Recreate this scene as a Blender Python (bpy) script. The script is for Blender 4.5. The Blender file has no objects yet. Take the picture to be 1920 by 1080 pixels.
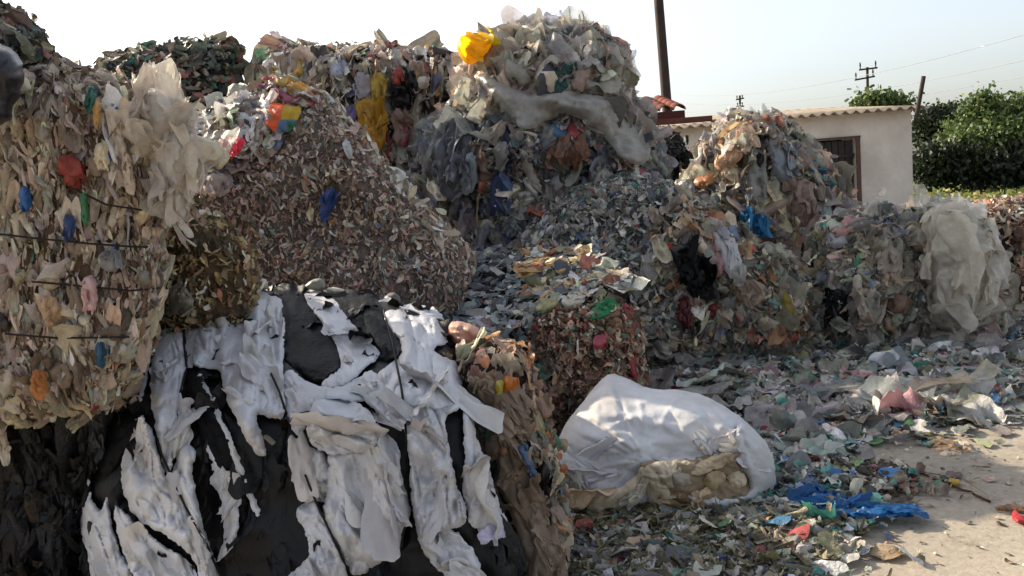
import bpy, math, random, sys
import numpy as np
from mathutils import Vector, Matrix
from mathutils.bvhtree import BVHTree
from mathutils.geometry import delaunay_2d_cdt

rng = np.random.default_rng(11)
random.seed(11)
C = bpy.context.scene.collection
R = math.radians

# ------------------------------------------------------------------ camera
CAMH, FPX, PITCH, ROLL = 1.65, 1600.0, 6.5, -4.5
CR = Matrix.Rotation(R(90 - PITCH), 3, 'X') @ Matrix.Rotation(R(ROLL), 3, 'Z')
CRn = np.array(CR)
CAM = np.array([0, 0, CAMH])

def rays(P):
    P = np.atleast_2d(np.asarray(P, float))
    d = np.stack([(P[:, 0] - 960) / FPX, -(P[:, 1] - 540) / FPX, -np.ones(len(P))], 1)
    return d @ CRn.T

def W(px, py, Y):
    d = rays([(px, py)])[0]
    return CAM + d * (Y / d[1])

def G(px, py, z=0.0):
    d = rays([(px, py)])[0]
    return CAM + d * ((z - CAMH) / d[2])

def project(V):
    q = (np.asarray(V) - CAM) @ CRn
    return np.stack([960 + FPX * q[:, 0] / -q[:, 2], 540 - FPX * q[:, 1] / -q[:, 2]], 1)

cam_d = bpy.data.cameras.new('camera')
cam = bpy.data.objects.new('camera', cam_d)
C.objects.link(cam)
cam.matrix_world = Matrix.Translation(CAM) @ CR.to_4x4()
cam_d.sensor_width = 36
cam_d.lens = FPX / 1920 * 36
cam_d.clip_start = 0.05
cam_d.clip_end = 2000
bpy.context.scene.camera = cam

# ------------------------------------------------------------------ noise
_perm = np.random.default_rng(3).permutation(256)
_perm = np.concatenate([_perm, _perm, _perm])
_grad = np.random.default_rng(4).normal(size=(256, 3))
_grad /= np.linalg.norm(_grad, axis=1)[:, None]

def perlin(p):
    p = np.asarray(p, float)
    i = np.floor(p).astype(int); f = p - i
    i &= 255
    u = f * f * f * (f * (f * 6 - 15) + 10)
    out = 0
    for dx in (0, 1):
        wx = u[:, 0] if dx else 1 - u[:, 0]
        for dy in (0, 1):
            wy = u[:, 1] if dy else 1 - u[:, 1]
            for dz in (0, 1):
                wz = u[:, 2] if dz else 1 - u[:, 2]
                h = _perm[_perm[_perm[(i[:, 0] + dx) & 255] + ((i[:, 1] + dy) & 255)] + ((i[:, 2] + dz) & 255)]
                g = _grad[h]
                out = out + wx * wy * wz * (g[:, 0] * (f[:, 0] - dx) + g[:, 1] * (f[:, 1] - dy) + g[:, 2] * (f[:, 2] - dz))
    return out * 1.5

def fbm(p, o=3):
    s = 0; a = 1.0
    for k in range(o):
        s = s + a * perlin(p * 2 ** k + 17.3 * k); a *= .5
    return s

def ridge(p):
    return 1 - np.clip(np.abs(perlin(p)) * 2.4, 0, 1)

def tri(x): return 2 * np.abs(x - np.floor(x + .5))

def facet(x, y, seed=0):
    """random heights on a triangle lattice, joined by flat facets: the creases of crumpled sheet"""
    k = (x + y) * .36602540378
    i = np.floor(x + k).astype(int); j = np.floor(y + k).astype(int)
    u, v = x + k - i, y + k - j; o = int(seed * 7.3) & 255
    H = lambda a, b: _perm[_perm[(a & 255) + o] + (b & 255)] / 255.
    up = u > v
    mid = np.where(up, H(i + 1, j), H(i, j + 1))
    w0 = 1 - np.maximum(u, v); w1 = np.abs(u - v); w2 = np.minimum(u, v)
    return w0 * H(i, j) + w1 * mid + w2 * H(i + 1, j + 1)

def folds(a, b, seed=0, wl=(60, 30, 16), ws=(1, .55, .3), c=.07, long=1.0):
    """height (0..1) of crumpled film: flat facets with sharp creases and a few tight deep folds, running mainly along a; a, b in pixels"""
    z = np.full(len(a), seed * 2.31); L0 = wl[0]
    b = b + .55 * L0 * perlin(np.stack([a / (3.4 * L0), b / (2.6 * L0), z + 4], 1))
    a = a + .55 * L0 * perlin(np.stack([a / (3 * L0), b / (2 * L0), z], 1))
    h = 0
    for k, (L, w) in enumerate(zip(wl, ws)):
        st = (3.2, 2.2, 1.3)[k] * long; t = (.12, -.3, .7)[k]
        a2, b2 = a * math.cos(t) + b * math.sin(t), -a * math.sin(t) + b * math.cos(t)
        m = np.clip(.6 + 1.1 * perlin(np.stack([a / (3 * L), b / (3 * L), z + 30 + k], 1)), .15, 1.3)
        h = h + w * m * (facet(a2 / (st * L) + 11.3 * k, b2 / L, seed + k) - .5) * 1.5
        n = np.abs(perlin(np.stack([a / (st * 1.3 * L), b / (1.2 * L), z + 9 * k], 1)))
        h = h - .5 * w * m * np.exp(-n / c)
    lo, hi = np.percentile(h, 3), np.percentile(h, 97)
    return np.clip((h - lo) / max(hi - lo, 1e-6), -.15, 1.15)

# ------------------------------------------------------------------ colour
def lin(h):
    if not isinstance(h, str):
        return np.array(h, float)
    c = np.array([int(h[k:k + 2], 16) / 255 for k in (0, 2, 4)])
    return np.where(c <= .04045, c / 12.92, ((c + .055) / 1.055) ** 2.4)

GAIN = 1.4
def pal(s, gain=None, sat=1.0):
    gain = GAIN if gain is None else gain
    cs, ws = [], []
    for t in s.split():
        h, w = t.split(':')
        c = lin(h); c = c if np.ptp(c) > .25 else c.mean() + (c - c.mean()) * sat
        cs.append(np.minimum(c * gain * np.array([1.03, 1., .95]), .78)); ws.append(float(w))
    ws = np.array(ws)
    return np.array(cs), ws / ws.sum()

# ------------------------------------------------------------------ materials
_mats = {}
def nodes(name):
    m = bpy.data.materials.new(name); m.use_nodes = True
    nt = m.node_tree; nt.nodes.clear()
    return m, nt, nt.nodes.new('ShaderNodeOutputMaterial')

def nn(nt, t, **kw):
    n = nt.nodes.new(t)
    for k, v in kw.items():
        if k in n.inputs.keys() if hasattr(n.inputs, 'keys') else False:
            n.inputs[k].default_value = v
        else:
            setattr(n, k, v)
    return n

def ramp(nt, fac, stops):
    r = nt.nodes.new('ShaderNodeValToRGB')
    el = r.color_ramp.elements
    while len(el) < len(stops): el.new(.5)
    for e, (p, c) in zip(el, stops):
        e.position = p
        e.color = (*c, 1) if len(c) == 3 else c
    nt.links.new(fac, r.inputs['Fac'])
    return r.outputs['Color']

def noise(nt, scale, detail=3, vec=None, rough=.55, dist=0):
    n = nt.nodes.new('ShaderNodeTexNoise')
    n.inputs['Scale'].default_value = scale; n.inputs['Detail'].default_value = detail
    n.inputs['Roughness'].default_value = rough; n.inputs['Distortion'].default_value = dist
    if vec is not None: nt.links.new(vec, n.inputs['Vector'])
    return n.outputs['Fac']

def mulcol(nt, a, b, fac=1.0):
    m = nt.nodes.new('ShaderNodeMix'); m.data_type = 'RGBA'; m.blend_type = 'MULTIPLY'
    m.inputs[0].default_value = fac
    nt.links.new(a, m.inputs[6]); nt.links.new(b, m.inputs[7])
    return m.outputs[2]

def plastic(key, color=None, rough=.45, transl=.2, bump=.3, bscale=60, dirt=.45, dscale=7, alpha=1.0, spec=.4,
            dirtcol=(.42, .34, .25), stretch=None, weave=0):
    """sheet plastic: own colour or the per-piece colour attribute, with dirt, fine wrinkles and some light shining through"""
    k = (key,)
    if k in _mats: return _mats[k]
    m, nt, out = nodes(key)
    tc = nt.nodes.new('ShaderNodeTexCoord'); vec = tc.outputs['Object']
    if color is None:
        a = nt.nodes.new('ShaderNodeAttribute'); a.attribute_name = 'Col'; col = a.outputs['Color']
    else:
        rgb = nt.nodes.new('ShaderNodeRGB'); rgb.outputs[0].default_value = (*lin(color), 1); col = rgb.outputs[0]
    if dirt > 0:
        n1 = noise(nt, dscale, 5, vec, .65)
        d = ramp(nt, n1, [(.38, (1, 1, 1)), (.72, tuple(dirtcol))])
        col = mulcol(nt, col, d, dirt)
    p = nt.nodes.new('ShaderNodeBsdfPrincipled')
    nt.links.new(col, p.inputs['Base Color'])
    p.inputs['Roughness'].default_value = rough
    p.inputs['Specular IOR Level'].default_value = spec
    bv = vec
    if stretch:
        mp = nt.nodes.new('ShaderNodeMapping'); mp.inputs['Scale'].default_value = stretch
        nt.links.new(vec, mp.inputs['Vector']); bv = mp.outputs['Vector']
    b1 = nt.nodes.new('ShaderNodeBump'); b1.inputs['Strength'].default_value = bump; b1.inputs['Distance'].default_value = .012
    nz = noise(nt, bscale, 4, bv, .6, .6)
    nt.links.new(nz, b1.inputs['Height'])
    last = b1.outputs['Normal']
    if weave:
        wv = nt.nodes.new('ShaderNodeTexWave'); wv.inputs['Scale'].default_value = weave; wv.inputs['Distortion'].default_value = .6
        nt.links.new(vec, wv.inputs['Vector'])
        b2 = nt.nodes.new('ShaderNodeBump'); b2.inputs['Strength'].default_value = .12; b2.inputs['Distance'].default_value = .003
        nt.links.new(wv.outputs['Fac'], b2.inputs['Height']); nt.links.new(last, b2.inputs['Normal'])
        last = b2.outputs['Normal']
    nt.links.new(last, p.inputs['Normal'])
    sh = p.outputs[0]
    if transl > 0:
        t = nt.nodes.new('ShaderNodeBsdfTranslucent'); nt.links.new(col, t.inputs['Color'])
        mx = nt.nodes.new('ShaderNodeMixShader'); mx.inputs[0].default_value = transl
        nt.links.new(sh, mx.inputs[1]); nt.links.new(t.outputs[0], mx.inputs[2]); sh = mx.outputs[0]
    if alpha < 1:
        tr = nt.nodes.new('ShaderNodeBsdfTransparent')
        mx = nt.nodes.new('ShaderNodeMixShader')
        na = noise(nt, 9, 4, bv, .6)
        mr = nt.nodes.new('ShaderNodeMapRange'); mr.inputs['From Min'].default_value = .3; mr.inputs['From Max'].default_value = .7
        mr.inputs['To Min'].default_value = max(alpha - .22, 0); mr.inputs['To Max'].default_value = min(alpha + .22, 1)
        nt.links.new(na, mr.inputs['Value']); nt.links.new(mr.outputs[0], mx.inputs[0])
        nt.links.new(tr.outputs[0], mx.inputs[1]); nt.links.new(sh, mx.inputs[2]); sh = mx.outputs[0]
    nt.links.new(sh, out.inputs['Surface'])
    _mats[k] = m
    return m

def solid(key, color, rough=.7, spec=.3, vary=.35, vscale=6, bump=.3, bscale=40, metal=0, second=None, dist=.01):
    if key in _mats: return _mats[key]
    m, nt, out = nodes(key)
    tc = nt.nodes.new('ShaderNodeTexCoord'); vec = tc.outputs['Object']
    c = lin(color); c2 = lin(second) if second is not None else c * (1 - vary)
    col = ramp(nt, noise(nt, vscale, 6, vec, .65), [(.33, tuple(c)), (.68, tuple(c2))])
    p = nt.nodes.new('ShaderNodeBsdfPrincipled')
    nt.links.new(col, p.inputs['Base Color']); p.inputs['Roughness'].default_value = rough
    p.inputs['Specular IOR Level'].default_value = spec; p.inputs['Metallic'].default_value = metal
    b = nt.nodes.new('ShaderNodeBump'); b.inputs['Strength'].default_value = bump; b.inputs['Distance'].default_value = dist
    nt.links.new(noise(nt, bscale, 5, vec, .6), b.inputs['Height']); nt.links.new(b.outputs[0], p.inputs['Normal'])
    nt.links.new(p.outputs[0], out.inputs['Surface'])
    _mats[key] = m
    return m

FSCR = plastic('clear film scrap', None, .35, .3, .9, 22, .3, 7, alpha=.6)
SCRAP = plastic('scrap plastic', None, .5, .16, .8, 42, .6, 13)
SOFT = plastic('soft scrap film', None, .4, .26, .8, 26, .5, 9)
FILM = plastic('grey film', 'b4b2ac', .32, .3, .4, 30, .3, 5, alpha=.8)
BLACK = plastic('black film', '08080b', .6, 0, .5, 28, 0, spec=.15)
WHITE = plastic('white film', 'cacace', .38, .05, .22, 60, .6, 4, dirtcol=(.58, .52, .46), spec=.45)

# ------------------------------------------------------------------ objects
ORG = {}
def mk(name, V, F, mat=None, parent=None, col=None, smooth=True, org=None):
    V = np.asarray(V, float)
    if parent is not None: o0 = ORG[parent.name]
    elif org is not None: o0 = np.asarray(org, float)
    else: o0 = np.array([V[:, 0].mean(), V[:, 1].mean(), V[:, 2].min()])
    me = bpy.data.meshes.new(name)
    if isinstance(F, np.ndarray):
        F = [F]
    elif len(F) and not isinstance(F[0], np.ndarray):
        d = {}
        for f in F: d.setdefault(len(f), []).append(f)
        F = [np.array(v) for v in d.values()]
    nl = sum(f.size for f in F); npoly = sum(len(f) for f in F)
    me.vertices.add(len(V)); me.loops.add(nl); me.polygons.add(npoly)
    me.vertices.foreach_set('co', (V - o0).astype(np.float32).ravel())
    me.loops.foreach_set('vertex_index', np.concatenate([f.ravel() for f in F]).astype(np.int32))
    tot = np.concatenate([np.full(len(f), f.shape[1]) for f in F]).astype(np.int32)
    me.polygons.foreach_set('loop_start', np.concatenate([[0], np.cumsum(tot)[:-1]]).astype(np.int32))
    me.polygons.foreach_set('loop_total', tot)
    me.polygons.foreach_set('use_smooth', np.full(npoly, bool(smooth)))
    if col is not None:
        a = me.color_attributes.new('Col', 'FLOAT_COLOR', 'POINT')
        a.data.foreach_set('color', np.concatenate([col, np.ones((len(col), 1))], 1).astype(np.float32).ravel())
    me.update(calc_edges=True)
    if mat: me.materials.append(mat)
    o = bpy.data.objects.new(name, me); C.objects.link(o)
    if parent is not None: o.parent = parent
    else: o.location = o0
    ORG[o.name] = o0
    return o

def thing(name, label, cat, loc, group=None):
    o = bpy.data.objects.new(name, None); C.objects.link(o)
    o.location = loc; o.empty_display_size = .2
    o['label'] = label; o['category'] = cat
    if group: o['group'] = group
    ORG[o.name] = np.asarray(loc, float)
    return o

def tag(o, label, cat, group=None):
    o['label'] = label; o['category'] = cat
    if group: o['group'] = group
    return o

# ------------------------------------------------------------------ outline tools
def densify(poly, step, closed=True):
    P = np.asarray(poly, float); out = []
    n = len(P)
    for k in range(n if closed else n - 1):
        a, b = P[k], P[(k + 1) % n]
        m = max(1, int(round(np.linalg.norm(b - a) / step)))
        for j in range(m): out.append(a + (b - a) * j / m)
    if not closed: out.append(P[-1])
    return np.array(out)

def smooth_poly(poly, it=1):
    P = np.asarray(poly, float)
    for _ in range(it):
        Q = np.roll(P, -1, 0)
        P = np.stack([P * .75 + Q * .25, P * .25 + Q * .75], 1).reshape(-1, 2)
    return P

def inside(P, poly):
    x, y = P[:, 0], P[:, 1]; r = np.zeros(len(P), bool)
    a = np.asarray(poly, float); b = np.roll(a, -1, 0)
    for (x1, y1), (x2, y2) in zip(a, b):
        if y1 == y2: continue
        c = ((y1 > y) != (y2 > y)) & (x < (x2 - x1) * (y - y1) / (y2 - y1) + x1)
        r ^= c
    return r

def bdist(P, poly):
    a = np.asarray(poly, float); b = np.roll(a, -1, 0)
    d = np.full(len(P), 1e9)
    for p, q in zip(a, b):
        v = q - p; l = v @ v
        if l < 1e-9: continue
        t = np.clip(((P - p) @ v) / l, 0, 1)
        d = np.minimum(d, np.linalg.norm(P - p - t[:, None] * v, axis=1))
    return d

def fill(poly, res, rough=.0, seed=0, rfreq=25.):
    """fine triangle fill of an outline; returns points, tris, distance to the edge, number of edge points"""
    B = densify(smooth_poly(poly), res)
    if rough:
        q = np.concatenate([B / rfreq, np.full((len(B), 1), seed * 3.7)], 1)
        B = B + rough * np.stack([fbm(q), fbm(q + 51.3)], 1)
    lo, hi = B.min(0), B.max(0)
    gx = np.arange(lo[0], hi[0], res); gy = np.arange(lo[1], hi[1], res * .866)
    X, Y = np.meshgrid(gx, gy); X = X + (np.arange(len(gy)) % 2)[:, None] * res * .5
    I = np.stack([X.ravel(), Y.ravel()], 1)
    I = I + np.random.default_rng(seed).uniform(-.22, .22, I.shape) * res
    I = I[inside(I, B)]
    if len(I): I = I[bdist(I, B) > res * .55]
    P = np.concatenate([B, I]) if len(I) else B
    n = len(B)
    ed = [(k, (k + 1) % n) for k in range(n)]
    vs, _, fs, _, _, _ = delaunay_2d_cdt([Vector(p) for p in P], ed, [], 1, 1e-4)
    P2 = np.array([(v.x, v.y) for v in vs])
    T = np.array([f for f in fs if len(f) == 3], int)
    d = bdist(P2, B)
    d[:] = np.where(d < 1e-3, 0, d)
    e1 = P2[T[:, 1]] - P2[T[:, 0]]; e2 = P2[T[:, 2]] - P2[T[:, 0]]
    s = e1[:, 0] * e2[:, 1] - e1[:, 1] * e2[:, 0]
    T[s > 0] = T[s > 0][:, ::-1]
    return P2, T, d

class Body: pass

def mound(poly, Y0, T, D=70, res=14, depth=None, rough=5, bump=.05, bfreq=2.2, seed=0, backT=1.0, p=2.2, lean=0., floor=-.05, drop=None, wr=0., wang=90, wwl=(44, 22, 12), inset=0):
    """a solid body with the given outline: front face about Y0 metres away, rounded edges, real depth 2*T"""
    if drop is not None:
        Yg = (depth(np.array([p_[0] for p_ in poly]), np.full(len(poly), 1000.)).max() if depth else Y0) + T + .1
        q_ = []
        for (x, y) in poly:
            if y >= drop:
                for yy in np.arange(y, 3000, 2):
                    dd = rays([(x, yy)])[0]
                    if CAMH + dd[2] / dd[1] * Yg <= -.03: break
                y = yy
            q_.append((x, y))
        poly = q_
    if inset:
        q_ = np.asarray(poly, float); e_ = np.roll(q_, -1, 0) - np.roll(q_, 1, 0)
        ar_ = np.sum(q_[:, 0] * np.roll(q_[:, 1], -1) - np.roll(q_[:, 0], -1) * q_[:, 1])
        n_ = np.stack([-e_[:, 1], e_[:, 0]], 1) * np.sign(ar_); n_ /= np.linalg.norm(n_, axis=1)[:, None]
        poly = q_ + n_ * inset
    P, F, d = fill(poly, res, rough, seed)
    prof = (1 - (1 - np.clip(d / D, 0, 1)) ** p) ** (1 / p)
    r = rays(P)
    Yb = depth(P[:, 0], P[:, 1]) if depth else np.full(len(P), float(Y0))
    if lean:
        z = CAMH + r[:, 2] / r[:, 1] * Yb
        Yb = Yb + lean * z
    yf = Yb + T * (1 - prof)
    yk = Yb + T + T * backT * prof
    def pos(y): return CAM + r * (y / r[:, 1])[:, None]
    A, Bk = pos(yf), pos(yk)
    smooth_front = A.copy()
    dirv = -r / np.linalg.norm(r, axis=1)[:, None]
    w = np.clip(d / (res * 2), 0, 1)[:, None]
    A = A + dirv * w * (bump * fbm(A * bfreq + seed * 9.1, 4))[:, None]
    Bk = Bk - dirv * w * (bump * fbm(Bk * bfreq + seed * 5.1, 3))[:, None]
    if wr:
        ca, sa = math.cos(R(wang)), math.sin(R(wang))
        A = A + dirv * w * (2.4 * wr * np.linalg.norm(A - CAM, axis=1) / FPX * folds(P[:, 0] * ca + P[:, 1] * sa, -P[:, 0] * sa + P[:, 1] * ca, seed, wwl))[:, None]
    isb = d == 0
    idx = np.arange(len(P)); m2 = idx.copy()
    nb = np.where(~isb)[0]; m2[nb] = len(P) + np.arange(len(nb))
    V = np.concatenate([A, Bk[nb]]); SF = np.concatenate([smooth_front, Bk[nb]])
    V[:, 2] = np.maximum(V[:, 2], floor); SF[:, 2] = np.maximum(SF[:, 2], floor)
    Fb = m2[F][:, ::-1]
    b = Body(); b.V = V; b.F = np.concatenate([F, Fb]); b.nfront = len(F)
    b.bvh = BVHTree.FromPolygons([tuple(v) for v in V], [tuple(f) for f in b.F.tolist()])
    b.Y0 = float(np.median(yf)); b.P = P
    b.base = np.array([V[:, 0].mean(), V[:, 1].mean(), max(V[:, 2].min(), 0)])
    return b

def cast(P, bvhs, fallback=None):
    r = rays(P); o = Vector(CAM); out = np.zeros((len(P), 3)); hit = np.zeros(len(P), bool)
    for k, d in enumerate(r):
        dv = Vector(d).normalized(); best = None
        for bv in bvhs:
            h = bv.ray_cast(o, dv)
            if h[0] is not None and (best is None or h[3] < best[1]): best = (h[0], h[3])
        if best: out[k] = best[0]; hit[k] = True
    if not hit.all():
        if hit.any():
            ys = out[hit, 1]; ph = P[hit]
            for k in np.where(~hit)[0]:
                j = np.argmin(((ph - P[k]) ** 2).sum(1))
                y = ys[j] + .0006 * ys[j] * math.sqrt(((ph[j] - P[k]) ** 2).sum())
                out[k] = CAM + r[k] * (y / r[k][1])
        else:
            fallback = fallback or float(np.median([bvhs[0].find_nearest(Vector(CAM + 6 * d))[0].y for d in r]))
            print('MISS', P.mean(0), fallback)
            for k in range(len(P)): out[k] = CAM + r[k] * (fallback / r[k][1])
    return out, r / np.linalg.norm(r, axis=1)[:, None]

def drape(name, poly, bvhs, parent=None, mat=None, off=.01, dome=.03, dpx=14, crease=.02, ang=90, fl=70, fw=22,
          res=6, rough=4., seed=0, fine=.35, tuck=.012, col=None, keep=None, flutter=0., sm=6, hexcol=None, long=1.0, free=False):
    """a sheet lying over the given bodies, crumpled along the direction ang (pixels, 90 = hanging down)"""
    P, F, d = fill(poly, res, rough, seed, 14)
    A, u = cast(P, bvhs)
    # ease the sheet over the bumps of what it lies on
    dist = np.linalg.norm(A - CAM, axis=1)
    nb = [set() for _ in P]
    E = np.concatenate([F[:, [0, 1]], F[:, [1, 2]], F[:, [2, 0]]]); E = np.concatenate([E, E[:, ::-1]])
    cnt = np.bincount(E[:, 0], minlength=len(P)).astype(float)
    for _ in range(sm):
        s = np.bincount(E[:, 0], weights=dist[E[:, 1]], minlength=len(P)) / np.maximum(cnt, 1)
        dist = np.minimum(dist, .5 * dist + .5 * s) if _ < sm - 2 else .5 * dist + .5 * s
    ca, sa = math.cos(R(ang)), math.sin(R(ang))
    q = np.concatenate([P, np.zeros((len(P), 1))], 1)
    a = P[:, 0] * ca + P[:, 1] * sa; b = -P[:, 0] * sa + P[:, 1] * ca
    z0 = np.full(len(P), seed * 1.37)
    h = folds(a, b, seed, (fw * 1.7, fw * .9, max(fw * .5, res * 2.4)), long=long)
    e = .25 * (1 - np.exp(-d / dpx)) + .75 * (1 - np.exp(-d / 3.5))
    px = dist / FPX
    k = np.clip(3.2 / dist, .45, 1)
    lift = off + dome * .4 * (1 - np.exp(-d / dpx)) * k + crease / .02 * .8 * fw * px * h * (.35 + .65 * e) - tuck * np.exp(-d / 4)
    if free:
        lift = off + dome * .4 * (1 - np.exp(-d / dpx)) * k + crease / .02 * .8 * fw * px * h * (.55 + .45 * e)
    fl_ = (flutter or 3.0) * px
    lift = lift + fl_ * np.exp(-d / 8) * (perlin(np.stack([P[:, 0] / 16, P[:, 1] / 16, z0 + 2], 1)) * 1.5 + .1)
    V = CAM + u * (dist - lift)[:, None]
    c = None
    if col is not None: c = np.tile(lin(col), (len(V), 1))
    o = mk(name, V, F, mat, parent, c)
    if hexcol and mat is not FILM:
        ar = .5 * abs(np.sum(np.array(poly)[:, 0] * np.roll(np.array(poly)[:, 1], -1) - np.roll(np.array(poly)[:, 0], -1) * np.array(poly)[:, 1]))
        L = math.sqrt(ar) * np.median(dist) / FPX
        n_ = int(np.clip(ar / 260, 3, 16))
        sat = lin(hexcol); dk = sat.max() < .03
        folds_on(o, V, F, n_, (.35 * L, .8 * L), (np.array([sat, sat * .86, np.minimum(sat * 1.12 + .01 * (not dk), .8)]), np.array([.5, .25, .25])),
                 SOFT if not dk else BLACK, 1000 + seed * 7, ang, spread=18, tilt=13, margin=(np.array(poly, float), 3 if ar < 2500 else 7),
                 lift=(-.012 * np.median(dist) / 3, .012 * np.median(dist) / 3), zs=.9)
    if keep is not None:
        keep.append(BVHTree.FromPolygons([tuple(v) for v in V], [tuple(f) for f in F.tolist()]))
    return o

def tube_mesh(pts, r, n=6):
    pts = np.asarray(pts, float); N = len(pts)
    rr = np.full(N, r) if np.isscalar(r) else np.asarray(r, float)
    t = np.gradient(pts, axis=0); t /= np.maximum(np.linalg.norm(t, axis=1), 1e-9)[:, None]
    up = np.array([0, 0, 1.]) if abs(t[0, 2]) < .9 else np.array([1., 0, 0])
    V = []
    x = np.cross(t[0], up); x /= np.linalg.norm(x)
    for k in range(N):
        x = x - t[k] * (x @ t[k]); x /= max(np.linalg.norm(x), 1e-9); y = np.cross(t[k], x)
        for j in range(n):
            a = 2 * math.pi * j / n
            V.append(pts[k] + rr[k] * (math.cos(a) * x + math.sin(a) * y))
    F = [(k * n + j, k * n + (j + 1) % n, (k + 1) * n + (j + 1) % n, (k + 1) * n + j) for k in range(N - 1) for j in range(n)]
    V.append(pts[0]); V.append(pts[-1])
    F += [(N * n, (j + 1) % n, j) for j in range(n)] + [(N * n + 1, (N - 1) * n + j, (N - 1) * n + (j + 1) % n) for j in range(n)]
    return np.array(V), F

def wire(name, line, bvhs, parent, r=.004, off=.012, mat=None, sag=0.):
    P = densify(line, 9, False)
    A, u = cast(P, bvhs)
    dist = np.linalg.norm(A - CAM, axis=1)
    # a taut wire bridges hollows
    for _ in range(6):
        s = dist.copy(); s[1:-1] = (dist[:-2] + dist[2:]) / 2; dist = np.minimum(dist, s)
    V, F = tube_mesh(CAM + u * (dist - off)[:, None], r, 6)
    return mk(name, V, F, mat or WIRE, parent)

WIRE = solid('rusty wire', '1d1815', .7, .3, .5, 30, .2)

# ------------------------------------------------------------------ crumpled piece library
def lib(n, m, count, amp, curl, kind, seed):
    g = np.random.default_rng(seed); out = []
    u, v = np.meshgrid(np.linspace(-.5, .5, n), np.linspace(-.5, .5, m), indexing='ij')
    u = u.ravel(); v = v.ravel()
    for k in range(count):
        o = g.uniform(0, 90, 3); zz = np.zeros_like(u)
        q = np.stack([u, v, zz], 1)
        # rounded uneven outline
        rr = np.hypot(u, v) * 2
        x = u * (1 - .22 * np.clip(np.abs(v) * 2, 0, 1) ** 3) * (1 + .5 * perlin(np.stack([v * 1.8 + o[0], zz, zz + 3.], 1))) + .14 * perlin(q * 1.6 + o)
        y = v * (1 - .16 * np.clip(np.abs(u) * 2, 0, 1) ** 3) * (1 + .3 * perlin(np.stack([u * 2 + o[1], zz, zz + 8.], 1))) + .1 * perlin(q * 1.6 + o + 30)
        z = amp * ((folds(v * 100, u * 100, seed * 100 + k, (58, 32, 20)) - .5) * .9 + .8 * perlin(q * 1.5 + o) + .35 * perlin(q * [5, 4, 1] + o))
        for ax in (0, 1):
            kk = g.normal(0, curl)
            if abs(kk) > .15:
                c = x if ax == 0 else y
                c0 = g.uniform(-.25, .25); th = (c - c0) * kk
                cn = np.sin(th) / kk + c0; z = z + (1 - np.cos(th)) / kk
                if ax == 0: x = cn
                else: y = cn
        if kind == 'strip':
            tw = g.normal(0, 1.2) * v + g.normal(0, .3)
            x, z = x * np.cos(tw) - z * np.sin(tw), x * np.sin(tw) + z * np.cos(tw)
        out.append(np.stack([x, y, z - z.mean()], 1))
    i = np.arange(n * m).reshape(n, m)
    F = np.stack([i[:-1, :-1], i[1:, :-1], i[1:, 1:], i[:-1, 1:]], -1).reshape(-1, 4)
    return np.array(out), F, u, v

def lump_lib(nu, nv, count, amp, seed):
    g = np.random.default_rng(seed); out = []
    th, ph = np.meshgrid(np.linspace(0, math.pi, nv), np.arange(nu) / nu * 2 * math.pi, indexing='ij')
    base = np.stack([np.sin(th) * np.cos(ph), np.sin(th) * np.sin(ph), np.cos(th)], -1).reshape(-1, 3)
    for k in range(count):
        o = g.uniform(0, 90, 3)
        r = .5 * (1 + amp * (ridge(base * 1.3 + o) - .5) + .5 * amp * (ridge(base * 2.8 + o) - .5) + amp * perlin(base * .9 + o))
        V = base * r[:, None]
        for pole in (slice(0, nu), slice(-nu, None)): V[pole] = V[pole].mean(0)
        out.append(V)
    F = []
    for a in range(nv - 1):
        for b in range(nu):
            F.append((a * nu + b, (a + 1) * nu + b, (a + 1) * nu + (b + 1) % nu, a * nu + (b + 1) % nu))
    return np.array(out), np.array(F), base[:, 0] * .5, base[:, 1] * .5

LIB = {
    'shred': lib(3, 7, 40, .3, 1.6, 'strip', 1),
    'flake': lib(7, 8, 50, .5, 1.3, 'sheet', 2),
    'sheet': lib(12, 15, 40, .5, 1.0, 'sheet', 3),
    'flat': lib(6, 6, 40, .24, .6, 'sheet', 4),
    'lump': lump_lib(11, 8, 30, .6, 5),
    'leaf': lib(2, 3, 20, .1, .5, 'sheet', 6),
}

class Scatter:
    def __init__(s): s.V, s.F, s.Cc, s.n = [], {}, [], 0
    def add(s, kind, pos, X, Y, Z, w, l, h, cols, g, two=.15, cols2=None):
        T, F, u, v = LIB[kind]
        N = len(pos)
        if N == 0: return
        t = T[g.integers(0, len(T), N)]
        V = pos[:, None, :] + t[:, :, 0:1] * (X * w[:, None])[:, None, :] + t[:, :, 1:2] * (Y * l[:, None])[:, None, :] \
            + t[:, :, 2:3] * (Z * h[:, None])[:, None, :]
        nv = T.shape[1]
        c = np.repeat(cols[:, None, :], nv, 1)
        if cols2 is not None and two > 0:
            pick = g.random(N) < two
            thr = g.uniform(-.3, .3, N)
            mk_ = (v[None, :] > thr[:, None]) & pick[:, None]
            c = np.where(mk_[:, :, None], cols2[:, None, :], c)
        s.V.append(V.reshape(-1, 3)); s.Cc.append(c.reshape(-1, 3))
        Fi = (F[None] + (np.arange(N) * nv)[:, None, None] + s.n).reshape(-1, F.shape[1])
        s.F.setdefault(F.shape[1], []).append(Fi)
        s.n += N * nv
    def build(s, name, mat, parent=None, floor=None, org=None):
        V = np.concatenate(s.V)
        if floor is not None: V[:, 2] = np.maximum(V[:, 2], floor + .002 * np.random.default_rng(1).random(len(V)))
        F = [np.concatenate(f) for f in s.F.values()]
        return mk(name, V, F, mat, parent, np.concatenate(s.Cc), org=org)

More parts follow.
